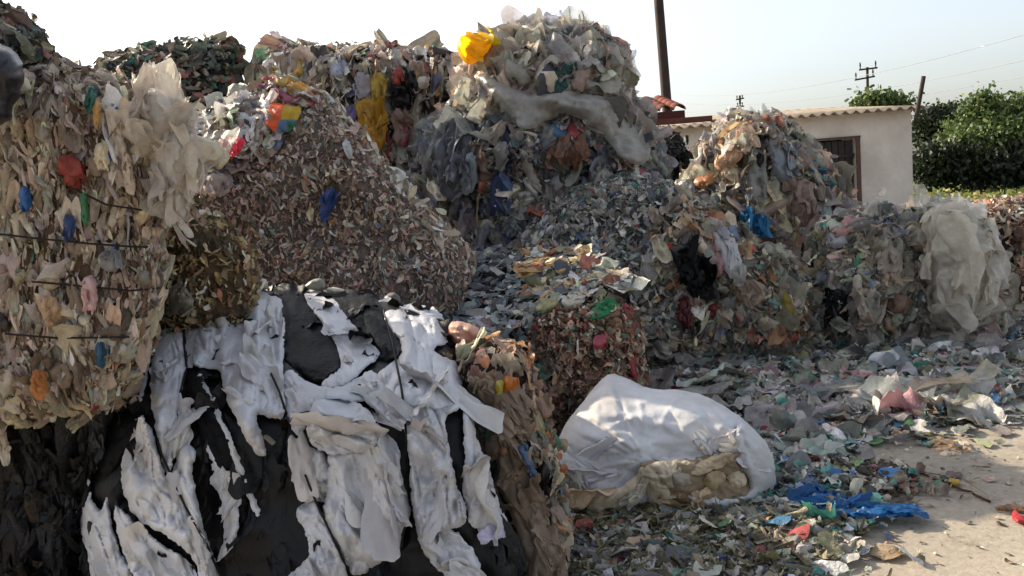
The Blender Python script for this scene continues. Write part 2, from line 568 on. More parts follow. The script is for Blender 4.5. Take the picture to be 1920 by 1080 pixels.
def colours(palette, N, g, jit=.22):
    cs, ws = palette
    c = cs[g.choice(len(cs), N, p=ws)]
    k = np.exp(g.normal(0, jit, N))[:, None]
    return np.clip(c * k * np.exp(g.normal(0, .05 if jit > .1 else .012, (N, 3))), .002, .85)

def sample(body, N, g, region=None, back=.12, top=1.0):
    V, F = body.V, body.F
    a, b, c = V[F[:, 0]], V[F[:, 1]], V[F[:, 2]]
    n = np.cross(b - a, c - a); ar = np.linalg.norm(n, axis=1) / 2
    n = n / np.maximum(2 * ar, 1e-9)[:, None]
    cen = (a + b + c) / 3
    view = CAM - cen; view /= np.linalg.norm(view, axis=1)[:, None]
    fac = (n * view).sum(1)
    # make normals point outwards: front faces look at the camera
    fr = np.arange(len(F)) < body.nfront
    flip = np.where(fr, fac < 0, False)
    n = np.where(flip[:, None], -n, n)
    w = ar * np.where(fr, 1.0, back)
    w = w * np.where(cen[:, 2] < .0, 0, 1) * (1 + (top - 1) * np.clip(n[:, 2], 0, 1))
    if region is not None: w = w * inside(project(cen), region)
    if w.sum() <= 0: return np.zeros((0, 3)), np.zeros((0, 3))
    k = g.choice(len(F), N, p=w / w.sum())
    r1, r2 = np.sqrt(g.random(N))[:, None], g.random(N)[:, None]
    return a[k] * (1 - r1) + b[k] * r1 * (1 - r2) + c[k] * r1 * r2, n[k]

def pieces(sc, body, kind, N, size, palette, seed, aspect=(.35, .8), up=(0, 0, -1), spread=25, tilt=25, edge=0.,
           lift=(-.01, .03), region=None, back=.12, zs=.8, two=.12, jit=.16, top=1.0):
    g = np.random.default_rng(seed)
    p, n = sample(body, N, g, region, back, top)
    N = len(p)
    if N == 0: return
    upv = np.asarray(up, float) / np.linalg.norm(up)
    t = upv - n * (n @ upv)[:, None] + g.normal(0, .05, (N, 3))
    t -= n * (t * n).sum(1)[:, None]
    t /= np.maximum(np.linalg.norm(t, axis=1), 1e-6)[:, None]
    s = np.cross(n, t)
    a = np.radians(g.normal(0, spread, N))[:, None]
    Y = t * np.cos(a) + s * np.sin(a); X = np.cross(Y, n)
    # tilt about Y (edge-on) and about X
    b = np.radians(np.where(g.random(N) < edge, g.uniform(45, 90, N) * g.choice([-1, 1], N), g.normal(0, tilt, N)))[:, None]
    X, Z = X * np.cos(b) + n * np.sin(b), -X * np.sin(b) + n * np.cos(b)
    b = np.radians(g.normal(0, tilt * .8, N))[:, None]
    Y, Z = Y * np.cos(b) + Z * np.sin(b), -Y * np.sin(b) + Z * np.cos(b)
    l = g.uniform(size[0], size[1], N) * np.exp(g.normal(0, .2, N)); w = l * g.uniform(aspect[0], aspect[1], N)
    pos = p + n * g.uniform(lift[0], lift[1], N)[:, None]
    sc.add(kind, pos, X, Y, Z, w, l, np.minimum(w, l) * zs, colours(palette, N, g, jit), g, two, colours(palette, N, g, jit))

def bale(name, label, cat, body, bodycol, group='bales and heaps of baled waste plastic', core='core', dark=.45):
    t = thing(name, label, cat, body.base, group)
    m, key = None, 'core ' + bodycol
    m = solid(key, bodycol, .8, .2, .6, 14, .8, 30, dist=.03)
    mk(core, body.V, body.F, m, t)
    return t

def folds_on(o, V, F, n, size, palette, mat, seed, ang=90, aspect=(.2, .45), spread=12, tilt=8, margin=None, lift=(-.004, .012), zs=.8):
    """smaller folds of the same sheet doubled over on top of it"""
    bd = Body(); bd.V = np.asarray(V); bd.F = np.asarray(F); bd.nfront = len(bd.F)
    if margin is not None:
        q = project(bd.V[bd.F].mean(1)); k = bdist(q, margin[0]) > margin[1]
        if k.sum() > 5: bd.F = bd.F[k]; bd.nfront = len(bd.F)
    up = CRn @ np.array([math.cos(R(ang)), -math.sin(R(ang)), 0])
    sc = Scatter()
    pieces(sc, bd, 'sheet', n, size, palette, seed, aspect=aspect, up=up, spread=spread, tilt=tilt, lift=lift, zs=zs, two=0, jit=.05)
    pieces(sc, bd, 'sheet', n // 2, (size[0] * .6, size[0] * 1.1), palette, seed + 1, aspect=(.3, .7), up=up, spread=40, tilt=tilt * 1.4, lift=lift, zs=zs, two=0, jit=.05)
    o2 = sc.build('fold', mat, o); o2['kind'] = 'stuff'
    return o2
# ================================================================== SETTING
SUN_AZ, SUN_EL = -57.0, 28.5          # degrees from straight ahead (negative = left), elevation

def setup_light():
    w = bpy.data.worlds.new('World'); bpy.context.scene.world = w; w.use_nodes = True
    nt = w.node_tree; bg = nt.nodes['Background']
    sky = nt.nodes.new('ShaderNodeTexSky'); sky.sky_type = 'NISHITA'; sky.sun_disc = False
    sky.sun_elevation = R(SUN_EL); sky.sun_rotation = R(SUN_AZ)
    sky.air_density = 1.0; sky.dust_density = 3.2; sky.ozone_density = 1.2; sky.altitude = 50
    hs = nt.nodes.new('ShaderNodeHueSaturation'); hs.inputs['Saturation'].default_value = .5
    nt.links.new(sky.outputs[0], hs.inputs['Color']); nt.links.new(hs.outputs[0], bg.inputs['Color']); bg.inputs['Strength'].default_value = .135
    l = bpy.data.lights.new('sun', 'SUN'); l.energy = 4.2; l.angle = R(.5); l.color = (1, .86, .66)
    o = bpy.data.objects.new('sun', l); C.objects.link(o)
    a, e = R(SUN_AZ), R(SUN_EL)
    d = Vector((math.sin(a) * math.cos(e), math.cos(a) * math.cos(e), math.sin(e)))
    o.rotation_euler = d.to_track_quat('Z', 'Y').to_euler(); o.location = d * 60
setup_light()
vs = bpy.context.scene.view_settings
vs.view_transform = 'Standard'; vs.look = 'None'; vs.gamma = 1; vs.use_curve_mapping = False
vs.exposure = EXPOSURE = 1.05

def make_ground():
    m, nt, out = nodes('concrete yard')
    tc = nt.nodes.new('ShaderNodeTexCoord'); vec = tc.outputs['Object']
    big = noise(nt, .55, 6, vec, .62)
    base = ramp(nt, big, [(.3, tuple(lin('b4aa98'))), (.5, tuple(lin('a39a8c'))), (.72, tuple(lin('868076')))])
    fine = ramp(nt, noise(nt, 26, 6, vec, .7), [(.3, (.66, .63, .6)), (.62, (1, 1, 1))])
    col = mulcol(nt, base, fine, .8)
    spots = ramp(nt, noise(nt, 5.5, 5, vec, .75), [(.58, (1, 1, 1)), (.7, (.55, .5, .45))])
    col = mulcol(nt, col, spots, .8)
    p = nt.nodes.new('ShaderNodeBsdfPrincipled'); nt.links.new(col, p.inputs['Base Color'])
    p.inputs['Roughness'].default_value = .9; p.inputs['Specular IOR Level'].default_value = .2
    b = nt.nodes.new('ShaderNodeBump'); b.inputs['Strength'].default_value = .6; b.inputs['Distance'].default_value = .012
    nt.links.new(noise(nt, 38, 7, vec, .7), b.inputs['Height']); nt.links.new(b.outputs[0], p.inputs['Normal'])
    nt.links.new(p.outputs[0], out.inputs['Surface'])
    s = 500
    V = [(-s, -s, 0), (s, -s, 0), (s, s, 0), (-s, s, 0)]
    o = mk('ground', V, [(0, 1, 2, 3)], m, org=(0, 0, 0)); o['kind'] = 'structure'
make_ground()

# ================================================================== BODIES
def Mdepth(x, y):
    d = np.interp(y, [545, 590, 640, 690, 740, 790, 900, 1080, 1200], [4.25, 3.95, 3.66, 3.38, 3.16, 3.03, 2.96, 2.90, 2.90])
    d = d + np.interp(x, [140, 300, 420], [.25, .06, 0])
    return d

b_white = mound([(150, 1190), (138, 1010), (145, 920), (165, 850), (190, 740), (225, 690), (262, 640), (330, 588), (390, 572),
                 (432, 553), (520, 545), (620, 548), (700, 556), (770, 572), (835, 596), (862, 690), (888, 770), (925, 890),
                 (955, 1000), (985, 1100), (1000, 1190)], 3, .22, D=46, res=9, depth=Mdepth, bump=.035, bfreq=4, rough=3, seed=1, drop=1150, backT=5)
b_tan = mound([(-160, 112), (0, 118), (90, 106), (150, 132), (215, 140), (255, 172), (288, 215), (304, 300), (306, 420), (298, 540),
               (286, 640), (240, 720), (205, 772), (100, 778), (0, 790), (-160, 785)], 2.75, .38, D=75, res=12, bump=.05, bfreq=3, seed=2, backT=4, inset=6, lean=.06)  # back extended out of view to keep sun off the white bale
b_dark = mound([(-160, 740), (120, 745), (190, 700), (232, 682), (240, 760), (215, 880), (160, 960), (140, 1230), (-160, 1230)], 3.2, .3, D=50, res=14,
               bump=.05, bfreq=3, seed=3, drop=1200, inset=4)
b_top = mound([(-160, -60), (0, 22), (30, 40), (75, 82), (92, 112), (60, 150), (-160, 150)], 2.95, .25, D=45, res=9, bump=.04, bfreq=4, seed=4, inset=8)
b_tilt = mound([(270, 380), (335, 362), (375, 385), (420, 415), (462, 462), (482, 492), (484, 540), (470, 590), (390, 650), (270, 650)],
               3.75, .35, D=70, res=11, bump=.05, bfreq=3, seed=5, inset=6, drop=585, backT=1.5)
b_far = mound([(150, 150), (190, 122), (228, 102), (300, 88), (400, 82), (444, 76), (454, 110), (450, 190), (480, 270), (400, 340), (320, 330), (150, 300)],
              8.9, .6, D=70, res=11, bump=.1, bfreq=2, seed=6, inset=6, drop=270)
b_brown = mound([(300, 330), (350, 255), (400, 212), (468, 178), (500, 150), (560, 160), (604, 172), (640, 212), (700, 282), (752, 335), (800, 388),
                 (842, 430), (880, 478), (888, 512), (830, 570), (700, 640), (300, 640)], 5.6, .75, D=60, res=12, bump=.12, bfreq=2, seed=7, inset=7, drop=560, lean=.25)
b_col = mound([(476, 118), (490, 98), (516, 72), (545, 82), (600, 88), (700, 86), (770, 96), (800, 92), (855, 102), (885, 130), (880, 300), (840, 460),
               (700, 470), (540, 320), (500, 190)], 8.8, .55, D=60, res=11, bump=.1, bfreq=2, seed=8, inset=8, drop=440)
b_tower = mound([(868, 150), (886, 108), (925, 86), (958, 62), (1010, 50), (1070, 46), (1122, 62), (1158, 88), (1178, 125), (1176, 165), (1200, 205),
                 (1226, 262), (1200, 300), (900, 300), (852, 240), (856, 165)], 7.85, .6, D=90, res=11, bump=.16, bfreq=1.7, seed=9, inset=14)
b_mid = mound([(772, 350), (805, 262), (850, 205), (900, 182), (1190, 205), (1236, 262), (1250, 330), (1300, 420), (1300, 600), (900, 600), (848, 480), (838, 395)],
              7.75, .6, D=90, res=12, bump=.16, bfreq=1.7, seed=10, inset=8, drop=560)
b_grey = mound([(930, 520), (975, 440), (1010, 398), (1075, 345), (1160, 312), (1232, 326), (1300, 372), (1340, 430), (1350, 560), (1200, 640), (930, 640)],
               6.95, .55, D=110, res=12, bump=.08, bfreq=2, seed=11, inset=6, drop=540, lean=.25)
b_mixed = mound([(1175, 520), (1215, 400), (1270, 362), (1330, 385), (1400, 440), (1490, 485), (1535, 545), (1535, 660), (1500, 690), (1190, 690), (1165, 600)],
                7.1, .5, D=80, res=11, bump=.12, bfreq=2, seed=12, inset=9, drop=640)
b_house = mound([(1225, 420), (1270, 345), (1300, 315), (1322, 272), (1345, 240), (1372, 222), (1430, 208), (1462, 218), (1492, 243), (1530, 278), (1560, 312),
                 (1590, 362), (1604, 395), (1600, 520), (1500, 560), (1260, 520)], 8.9, .6, D=80, res=11, bump=.14, bfreq=2, seed=13, inset=13, drop=500)
b_shade = mound([(1195, 290), (1215, 258), (1255, 250), (1300, 282), (1330, 360), (1300, 460), (1200, 460)], 9.9, .5, D=50, res=11, bump=.14, bfreq=2, seed=14, inset=8, drop=440)
b_right = mound([(1515, 560), (1530, 440), (1556, 412), (1600, 402), (1640, 388), (1680, 402), (1722, 388), (1772, 378), (1822, 402), (1860, 452), (1878, 530),
                 (1892, 610), (1885, 660), (1700, 670), (1525, 670)], 7.3, .5, D=70, res=11, bump=.14, bfreq=2.2, seed=15, inset=9, drop=630)
b_edge = mound([(1780, 395), (1830, 380), (1880, 372), (2030, 362), (2030, 640), (1780, 640)], 9.2, .7, D=60, res=11, bump=.08, bfreq=2, seed=16, inset=6, drop=600)
b_ktop = mound([(950, 660), (985, 608), (1060, 578), (1150, 556), (1192, 580), (1205, 660), (1210, 740), (1170, 820), (1000, 820), (955, 730)],
               5.3, .35, D=80, res=11, bump=.08, bfreq=2.4, seed=17, inset=5, drop=780, lean=.3)
b_film = mound([(845, 700), (878, 662), (925, 640), (985, 655), (1004, 720), (1012, 775), (1035, 840), (1052, 960), (1075, 1100), (1080, 1200), (930, 1200), (890, 980), (860, 830)],
               3.35, .25, D=60, res=10, bump=.05, bfreq=4, seed=18, drop=1150, backT=2)

def heap(poly, zf, res=16, seed=0, bump=.06, bfreq=2.):
    """a low heap of scrap: a top at the height zf(x, y), with sides going down to the ground"""
    P, F, d = fill(poly, res, 3, seed)
    r = rays(P)
    z = zf(P[:, 0], P[:, 1])
    A = CAM + r * ((z - CAMH) / r[:, 2])[:, None]
    A[:, 2] += bump * fbm(np.concatenate([A[:, :2], np.zeros((len(A), 1))], 1) * bfreq + seed, 4)
    n = int((d == 0).sum()); bi = np.where(d == 0)[0]
    # order of the rim = order of the outline points
    Bt = A[bi].copy(); Bt[:, 2] = 0
    V = np.concatenate([A, Bt])
    k = len(bi)
    S = []
    for j in range(k):
        a, b2 = bi[j], bi[(j + 1) % k]
        S += [(a, len(A) + j, b2), (b2, len(A) + j, len(A) + (j + 1) % k)]
    b = Body(); b.V = V; b.F = np.concatenate([F, np.array(S)]); b.nfront = len(b.F)
    b.bvh = BVHTree.FromPolygons([tuple(v) for v in V], [tuple(f) for f in b.F.tolist()])
    b.base = np.array([V[:, 0].mean(), V[:, 1].mean(), 0])
    return b

b_heap = heap([(560, 620), (700, 560), (800, 505), (880, 470), (960, 455), (1100, 470), (1190, 520), (1170, 560), (1060, 575), (990, 592), (950, 640), (860, 680), (700, 650)],
              lambda x, y: np.interp(y, [450, 480, 520, 585, 640, 720], [1.15, 1.1, .98, .8, .72, .7]), seed=21, bump=.05)

# ================================================================== BALES: pieces on them
up_v = (0, 0, -1)
P_TAN = pal('b8a68c:5 a08c74:5 87705c:4 c9bba4:3 6f6054:2.4 ada092:4 96948c:2 4a403a:1.4 3f7a63:.22 2c5c90:.22 96403c:.3 a08a70:.6 cdc5b8:1.6 ab9690:1.6', 1.2, .72)
P_TANS = pal('b8a68c:5 a08c74:5 87705c:4 c9bba4:3 7a6a5c:2.4 ada092:4 96948c:2 cdc5b8:1.6 ab9690:1.6', 1.2, .72)
P_BROWN = pal('95837a:6 a5958b:5 80716a:4 b3a79e:3.4 c0b8b0:2.4 6e625c:2.4 8f6a62:1 5f7080:.7 98826a:1.2 d6cec6:.8 55504c:1 8c8c88:2.6 6a7a70:.6', 1.45)
P_OLIVE = pal('8a7a5e:5 a5946f:3 6a5c48:4 bfb39b:2 50483a:3 7f5a48:1.3 cfc8ba:.9 5a6a64:.8 9a6a55:1')
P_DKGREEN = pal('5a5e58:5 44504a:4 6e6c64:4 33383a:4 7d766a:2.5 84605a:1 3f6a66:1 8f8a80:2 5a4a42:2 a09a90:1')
P_COLOUR = pal('b9b4ae:5 9d9a96:4 b59a5c:1 cac3b8:3 857a74:3 94504a:.5 666a84:.7 5a8a6c:.3 3a3534:1.4 b08e7c:1 d8d4ce:1.6 75688a:.4 96907c:2', 1.15)
P_TOWER = pal('8e8b86:6 a5a19a:4 6f6e6b:5 b8b2a8:2.6 575859:3 c9c0b4:1.2 8a7a74:2 36605f:.6 7b6f80:1.2 a08078:.9 44464a:2.4 91947f:1.2')
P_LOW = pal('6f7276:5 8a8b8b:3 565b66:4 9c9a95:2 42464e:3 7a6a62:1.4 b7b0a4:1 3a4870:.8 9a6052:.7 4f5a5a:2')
P_GREY = pal('8a8c8b:6 9f9f9c:5 72767a:4 b4b2ae:3 5c6166:2 5f7390:1 8a7a76:1.2 45807a:.45 994a52:.35 c9c8c4:1.2 777a66:1')
P_MIXED = pal('99958b:4 b3aa9c:3 7b766d:4 8d6a50:2 a08a70:2 5b5752:3 a24a42:.8 c9c2b6:1.6 5a7a72:.7 66708a:.8 3c3a38:2 b08a80:1')
P_HOUSE = pal('a39b92:4 b9a898:3 8a847c:4 c9b49a:2 7b7a7a:3 5b5a5a:2.4 8a6a60:1.4 9aa2aa:1.6 4a7a80:.6 b08a78:1.2 d5c8b4:1')
P_RIGHT = pal('9c9a92:5 b7b3a8:4 7d7c76:4 c9c4b8:2.4 5f605e:3 8a7a6c:2 a08a80:1.5 4a8a84:.5 707a88:1 40413f:2 8f927a:1.4')
P_EDGE = pal('8a6f62:4 a58f80:3 6a564c:4 c0b2a2:2 50443e:3 7d7a74:2 9a6a5a:1')
P_K = pal('8c6f5e:4 a58e7a:3 6b5448:4 bfb2a2:2 4a403a:3 7d7a72:2.4 8f4440:1.1 5c7a68:.6 c6beb2:1 96806a:2')
P_HEAP = pal('74797e:6 8d9092:4 5d6369:5 a3a4a3:2.4 4a4f56:3 84706c:1.2 5f7080:1.2 8f4a4e:.4 b9b6b0:1')
P_LITTER = pal('8a8d8b:5 a5a6a2:4 6e7371:4 bdbcb6:3 55595a:3 9a8a78:2 3f8078:.9 3d6a9a:.7 9a4a4c:.6 7a7a60:1.6 c9c9c9:1.6 5a7a5a:.7 b58a92:.4')
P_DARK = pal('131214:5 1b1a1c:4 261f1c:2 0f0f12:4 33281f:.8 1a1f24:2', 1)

def std_scrap(t, body, seed, spec, mat=None, name='scrap'):
    sc = Scatter()
    for k, s in enumerate(spec): pieces(sc, body, seed=seed * 31 + k, **s)
    o = sc.build(name, mat or SCRAP, t, floor=.003)
    o['kind'] = 'stuff'
    return o

# ---- tan bale, front left
t = bale('plastic_bale', 'large tan and cream bale bound with wire, at the left edge', 'bale', b_tan, '6a5440')
T_TAN = t
std_scrap(t, b_tan, 2, [
    dict(kind='sheet', N=2200, size=(.1, .22), palette=P_TANS, aspect=(.16, .4), spread=8, tilt=11, edge=.3, lift=(-.03, .008), zs=.8, jit=.13),
    dict(kind='flake', N=5200, size=(.035, .09), palette=P_TAN, aspect=(.2, .5), spread=14, tilt=20, edge=.4, lift=(-.02, .014), jit=.13),
    dict(kind='shred', N=5000, size=(.03, .1), palette=P_TAN, aspect=(.1, .3), spread=20, tilt=26, edge=.5, lift=(-.01, .02)),
    dict(kind='lump', N=160, size=(.05, .1), palette=P_TAN, aspect=(.5, .9), spread=30, lift=(-.01, .02), zs=.9)])
for ln in ([(-60, 432), (60, 446), (170, 457), (255, 463), (300, 462)], [(60, 528), (150, 536), (245, 545), (300, 540)], [(10, 626), (110, 634), (240, 632), (285, 622)],
           [(130, 350), (200, 384), (255, 392), (300, 400)]):
    wire('binding_wire', ln, [b_tan.bvh], t, .0035, .045)

def pieces_drape(t, body, rows, base=0):
    bl = body if isinstance(body, list) else [body.bvh]
    for k, (nm, poly, color, kw) in enumerate(rows):
        kw = dict(kw)
        mat = kw.pop('mat', None) or plastic('sheet ' + color, color, kw.pop('rough_', .42), kw.pop('transl', .2), .4, 45, .4, 9)
        label = kw.pop('label', None)
        o = drape(nm, poly, bl, t, mat, seed=base + k, hexcol=(color or None) if not kw.pop('nofold', 0) else None, **kw)
        if label: o['label'] = label

pieces_drape(t, b_tan, [
    ('plastic_piece', [(160, 160), (185, 155), (178, 215), (160, 212)], '2f6a5a', dict(off=.04, res=5)),
    ('plastic_piece', [(172, 185), (192, 182), (186, 240), (176, 242)], 'c9a066', dict(off=.05, res=5)),
    ('plastic_piece', [(35, 352), (56, 350), (60, 396), (38, 398)], '2c5c9a', dict(off=.05, res=5)),
    ('plastic_piece', [(118, 400), (142, 402), (140, 450), (120, 452)], '3a4a74', dict(off=.05, res=5)),
    ('plastic_piece', [(150, 360), (163, 358), (168, 425), (154, 424)], '3f7a50', dict(off=.05, res=5)),
    ('plastic_piece', [(185, 470), (228, 466), (226, 510), (186, 506)], '8c8a8c', dict(off=.05, res=5)),
    ('plastic_piece', [(262, 508), (296, 500), (322, 520), (286, 544), (262, 530)], '918b80', dict(off=.05, res=5)),
    ('plastic_piece', [(205, 140), (238, 150), (232, 175), (210, 168)], '4f9078', dict(off=.03, res=5)),
    ('plastic_piece', [(60, 215), (88, 200), (90, 280), (66, 262)], 'a59c8c', dict(off=.04, res=5)),
    ('plastic_piece', [(176, 270), (206, 262), (204, 320), (180, 318)], 'd5c8aa', dict(off=.05, res=5)),
    ('plastic_piece', [(178, 640), (200, 640), (198, 690), (180, 690)], '24506a', dict(off=.05, res=5)),
    ('plastic_piece', [(55, 700), (88, 690), (92, 745), (60, 750)], 'b97a42', dict(off=.05, res=5)),
    ('plastic_piece', [(150, 520), (182, 515), (184, 580), (158, 582)], 'c9a4a0', dict(off=.05, res=5)),
    ('plastic_piece', [(72, 560), (112, 555), (118, 610), (80, 612)], 'b89a7a', dict(off=.05, res=5)),
], 100)

# ---- lower bale under it, its shadow put into near-black colours
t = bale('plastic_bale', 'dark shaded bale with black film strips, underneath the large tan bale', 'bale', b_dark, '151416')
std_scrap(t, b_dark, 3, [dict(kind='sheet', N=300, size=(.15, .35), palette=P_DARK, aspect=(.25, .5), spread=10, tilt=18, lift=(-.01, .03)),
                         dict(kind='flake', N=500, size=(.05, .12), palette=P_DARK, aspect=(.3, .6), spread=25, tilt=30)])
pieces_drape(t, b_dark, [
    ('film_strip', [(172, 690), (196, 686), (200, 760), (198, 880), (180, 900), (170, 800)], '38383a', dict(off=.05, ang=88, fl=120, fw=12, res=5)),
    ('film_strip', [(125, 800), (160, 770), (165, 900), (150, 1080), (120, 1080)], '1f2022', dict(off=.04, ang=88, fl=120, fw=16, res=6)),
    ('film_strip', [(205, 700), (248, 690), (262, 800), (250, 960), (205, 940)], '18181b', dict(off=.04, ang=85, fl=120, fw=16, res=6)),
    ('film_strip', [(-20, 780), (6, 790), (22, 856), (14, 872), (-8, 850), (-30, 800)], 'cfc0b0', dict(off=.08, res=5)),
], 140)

# ---- dark stuff on top of the tan bale
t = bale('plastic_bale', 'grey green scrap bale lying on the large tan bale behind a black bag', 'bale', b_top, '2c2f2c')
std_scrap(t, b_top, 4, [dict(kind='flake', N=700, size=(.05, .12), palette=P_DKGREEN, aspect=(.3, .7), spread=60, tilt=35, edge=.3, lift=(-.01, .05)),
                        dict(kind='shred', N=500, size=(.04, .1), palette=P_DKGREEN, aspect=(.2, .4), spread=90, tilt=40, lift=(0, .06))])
bb = mound([(-120, 62), (0, 80), (28, 95), (46, 130), (44, 165), (30, 195), (14, 236), (-120, 240)], 2.55, .14, D=45, res=6, bump=.03, bfreq=7, seed=31, wr=7, wang=70)
tag(mk('black_bag', bb.V, bb.F, plastic('bag black', '15151c', .35, 0, .35, 16, 0)), 'smooth black plastic bag bulging over the top left bale', 'bag')

# ---- tilted olive bale
t = bale('plastic_bale', 'small olive bale of fine shreds wedged between the tan bale and brown slope', 'bale', b_tilt, '5c4e3a')
std_scrap(t, b_tilt, 5, [
    dict(kind='shred', N=3800, size=(.025, .07), palette=P_OLIVE, aspect=(.2, .5), spread=35, tilt=35, edge=.65, lift=(-.01, .035)),
    dict(kind='flake', N=1200, size=(.03, .07), palette=P_OLIVE, aspect=(.3, .7), spread=40, tilt=35, edge=.5)])
pieces_drape(t, b_tilt, [
    ('film_strip', [(300, 395), (330, 380), (350, 440), (330, 420), (312, 440)], '96918c', dict(off=.05, res=5, dome=.02)),
    ('plastic_piece', [(318, 540), (338, 525), (372, 570), (340, 590), (316, 590)], '8a8578', dict(off=.06, res=5)),
], 160)

# ---- far dark bale
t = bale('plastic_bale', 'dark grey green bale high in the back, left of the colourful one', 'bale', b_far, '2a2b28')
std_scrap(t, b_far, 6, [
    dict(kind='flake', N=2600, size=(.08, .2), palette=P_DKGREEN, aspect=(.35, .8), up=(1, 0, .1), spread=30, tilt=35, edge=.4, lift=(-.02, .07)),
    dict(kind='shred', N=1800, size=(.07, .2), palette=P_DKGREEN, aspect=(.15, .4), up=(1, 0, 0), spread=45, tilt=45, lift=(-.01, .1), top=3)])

# ---- colourful bale behind
t = bale('plastic_bale', 'colourful bale at the back with a long ochre yellow sheet down its front', 'bale', b_col, '3a3330')
std_scrap(t, b_col, 8, [
    dict(kind='sheet', N=900, size=(.2, .5), palette=P_COLOUR, aspect=(.2, .5), spread=9, tilt=18, edge=.2, lift=(-.03, .04), zs=.8),
    dict(kind='flake', N=1500, size=(.07, .18), palette=P_COLOUR, aspect=(.3, .7), spread=25, tilt=30, edge=.25, lift=(-.02, .08), top=2),
    dict(kind='shred', N=700, size=(.07, .18), palette=P_COLOUR, aspect=(.2, .4), spread=60, tilt=45, lift=(0, .1), top=4)])
pieces_drape(t, b_col, [
    ('yellow_sheet', [(664, 190), (690, 184), (722, 186), (728, 230), (722, 275), (706, 282), (684, 250), (668, 225)], 'b98a2c', dict(off=.1, ang=88, fl=80, fw=12, res=5)),
    ('yellow_sheet', [(692, 138), (722, 136), (724, 190), (696, 188)], 'b59a45', dict(off=.1, res=5)),
    ('plastic_piece', [(662, 136), (694, 134), (696, 182), (664, 184)], '9c9aa4', dict(off=.12, res=5, crease=.01)),
    ('plastic_piece', [(728, 165), (760, 150), (776, 205), (738, 215)], '19181c', dict(off=.1, res=5)),
    ('plastic_piece', [(733, 205), (770, 200), (772, 270), (738, 275)], '94786e', dict(off=.12, res=5)),
    ('plastic_piece', [(744, 235), (768, 232), (766, 272), (748, 275)], 'a2505a', dict(off=.14, res=5)),
    ('plastic_piece', [(765, 245), (785, 230), (790, 280), (768, 288)], '96908a', dict(off=.12, res=5)),
    ('plastic_piece', [(742, 90), (768, 88), (760, 128), (744, 130)], '3f8a60', dict(off=.06, res=5)),
    ('plastic_piece', [(735, 125), (756, 122), (755, 165), (738, 165)], 'a0453e', dict(off=.1, res=5)),
    ('plastic_piece', [(762, 135), (778, 130), (786, 170), (770, 170)], '1a181c', dict(off=.1, res=5)),
    ('plastic_piece', [(617, 112), (650, 108), (648, 145), (622, 150)], 'a4a8b8', dict(off=.1, res=5)),
    ('plastic_piece', [(590, 88), (625, 90), (622, 110), (592, 110)], '7c2f34', dict(off=.08, res=5)),
    ('plastic_piece', [(780, 145), (805, 143), (806, 165), (784, 168)], 'c2beb8', dict(off=.1, res=5)),
    ('plastic_piece', [(800, 95), (815, 92), (818, 140), (802, 140)], 'c6a66a', dict(off=.06, res=5)),
    ('plastic_piece', [(645, 200), (668, 196), (670, 232), (650, 234)], '6a5a86', dict(off=.1, res=5)),
    ('plastic_piece', [(545, 110), (566, 100), (570, 140), (548, 146)], 'c2a05a', dict(off=.08, res=5)),
], 180)

# ---- brown shredded slope
t = bale('plastic_bale', 'wide brown bale of fine shreds with a ragged edge sloping down rightwards', 'bale', b_brown, '7a6c64')
T_BROWN = t
std_scrap(t, b_brown, 7, [
    dict(kind='shred', N=15000, size=(.035, .085), palette=P_BROWN, aspect=(.2, .5), spread=40, tilt=35, edge=.6, lift=(-.02, .035), jit=.13),
    dict(kind='flake', N=7000, size=(.03, .075), palette=P_BROWN, aspect=(.3, .7), spread=40, tilt=35, edge=.5, lift=(-.02, .03), jit=.13),
    dict(kind='flake', N=420, size=(.08, .2), palette=P_COLOUR, aspect=(.4, .8), spread=60, tilt=30, lift=(.0, .06),
         region=[(350, 300), (360, 230), (480, 160), (600, 165), (560, 230), (500, 300), (420, 330)]),
    dict(kind='sheet', N=120, size=(.15, .3), palette=pal('b9bab8:4 d5d3ce:2 8f948f:3 a08a84:1'), aspect=(.4, .8), spread=80, tilt=25, lift=(.0, .06),
         region=[(340, 300), (360, 230), (470, 180), (520, 260), (470, 300), (400, 320)]),
    dict(kind='shred', N=130, size=(.07, .16), palette=pal('d6d0c6:3 b9aea2:3 a09488:2', 1.2), aspect=(.2, .4), spread=90, tilt=40, lift=(.02, .08),
         region=[(600, 170), (660, 200), (890, 470), (890, 520), (850, 500), (640, 250)])])
pieces_drape(t, b_brown, [
    ('magenta_sheet', [(462, 168), (490, 150), (540, 150), (592, 166), (605, 190), (560, 200), (500, 182)], 'a05a68', dict(off=.1, ang=10, res=5)),
    ('plastic_piece', [(602, 360), (628, 352), (634, 378), (610, 416), (598, 410)], '2c4a86', dict(off=.06, res=5)),
    ('plastic_piece', [(592, 165), (612, 170), (640, 205), (632, 215)], 'cfccc4', dict(off=.06, res=5)),
    ('plastic_piece', [(640, 255), (655, 262), (664, 296), (650, 300)], 'b5b6b4', dict(off=.08, res=5)),
    ('white_film', [(735, 318), (755, 322), (780, 360), (782, 385), (760, 378), (742, 350)], 'c2c2c0', dict(off=.08, res=5)),
    ('pale_lump', [(372, 335), (410, 322), (440, 340), (430, 365), (390, 368)], 'a89a94', dict(off=.08, res=5, dome=.06)),
], 210)
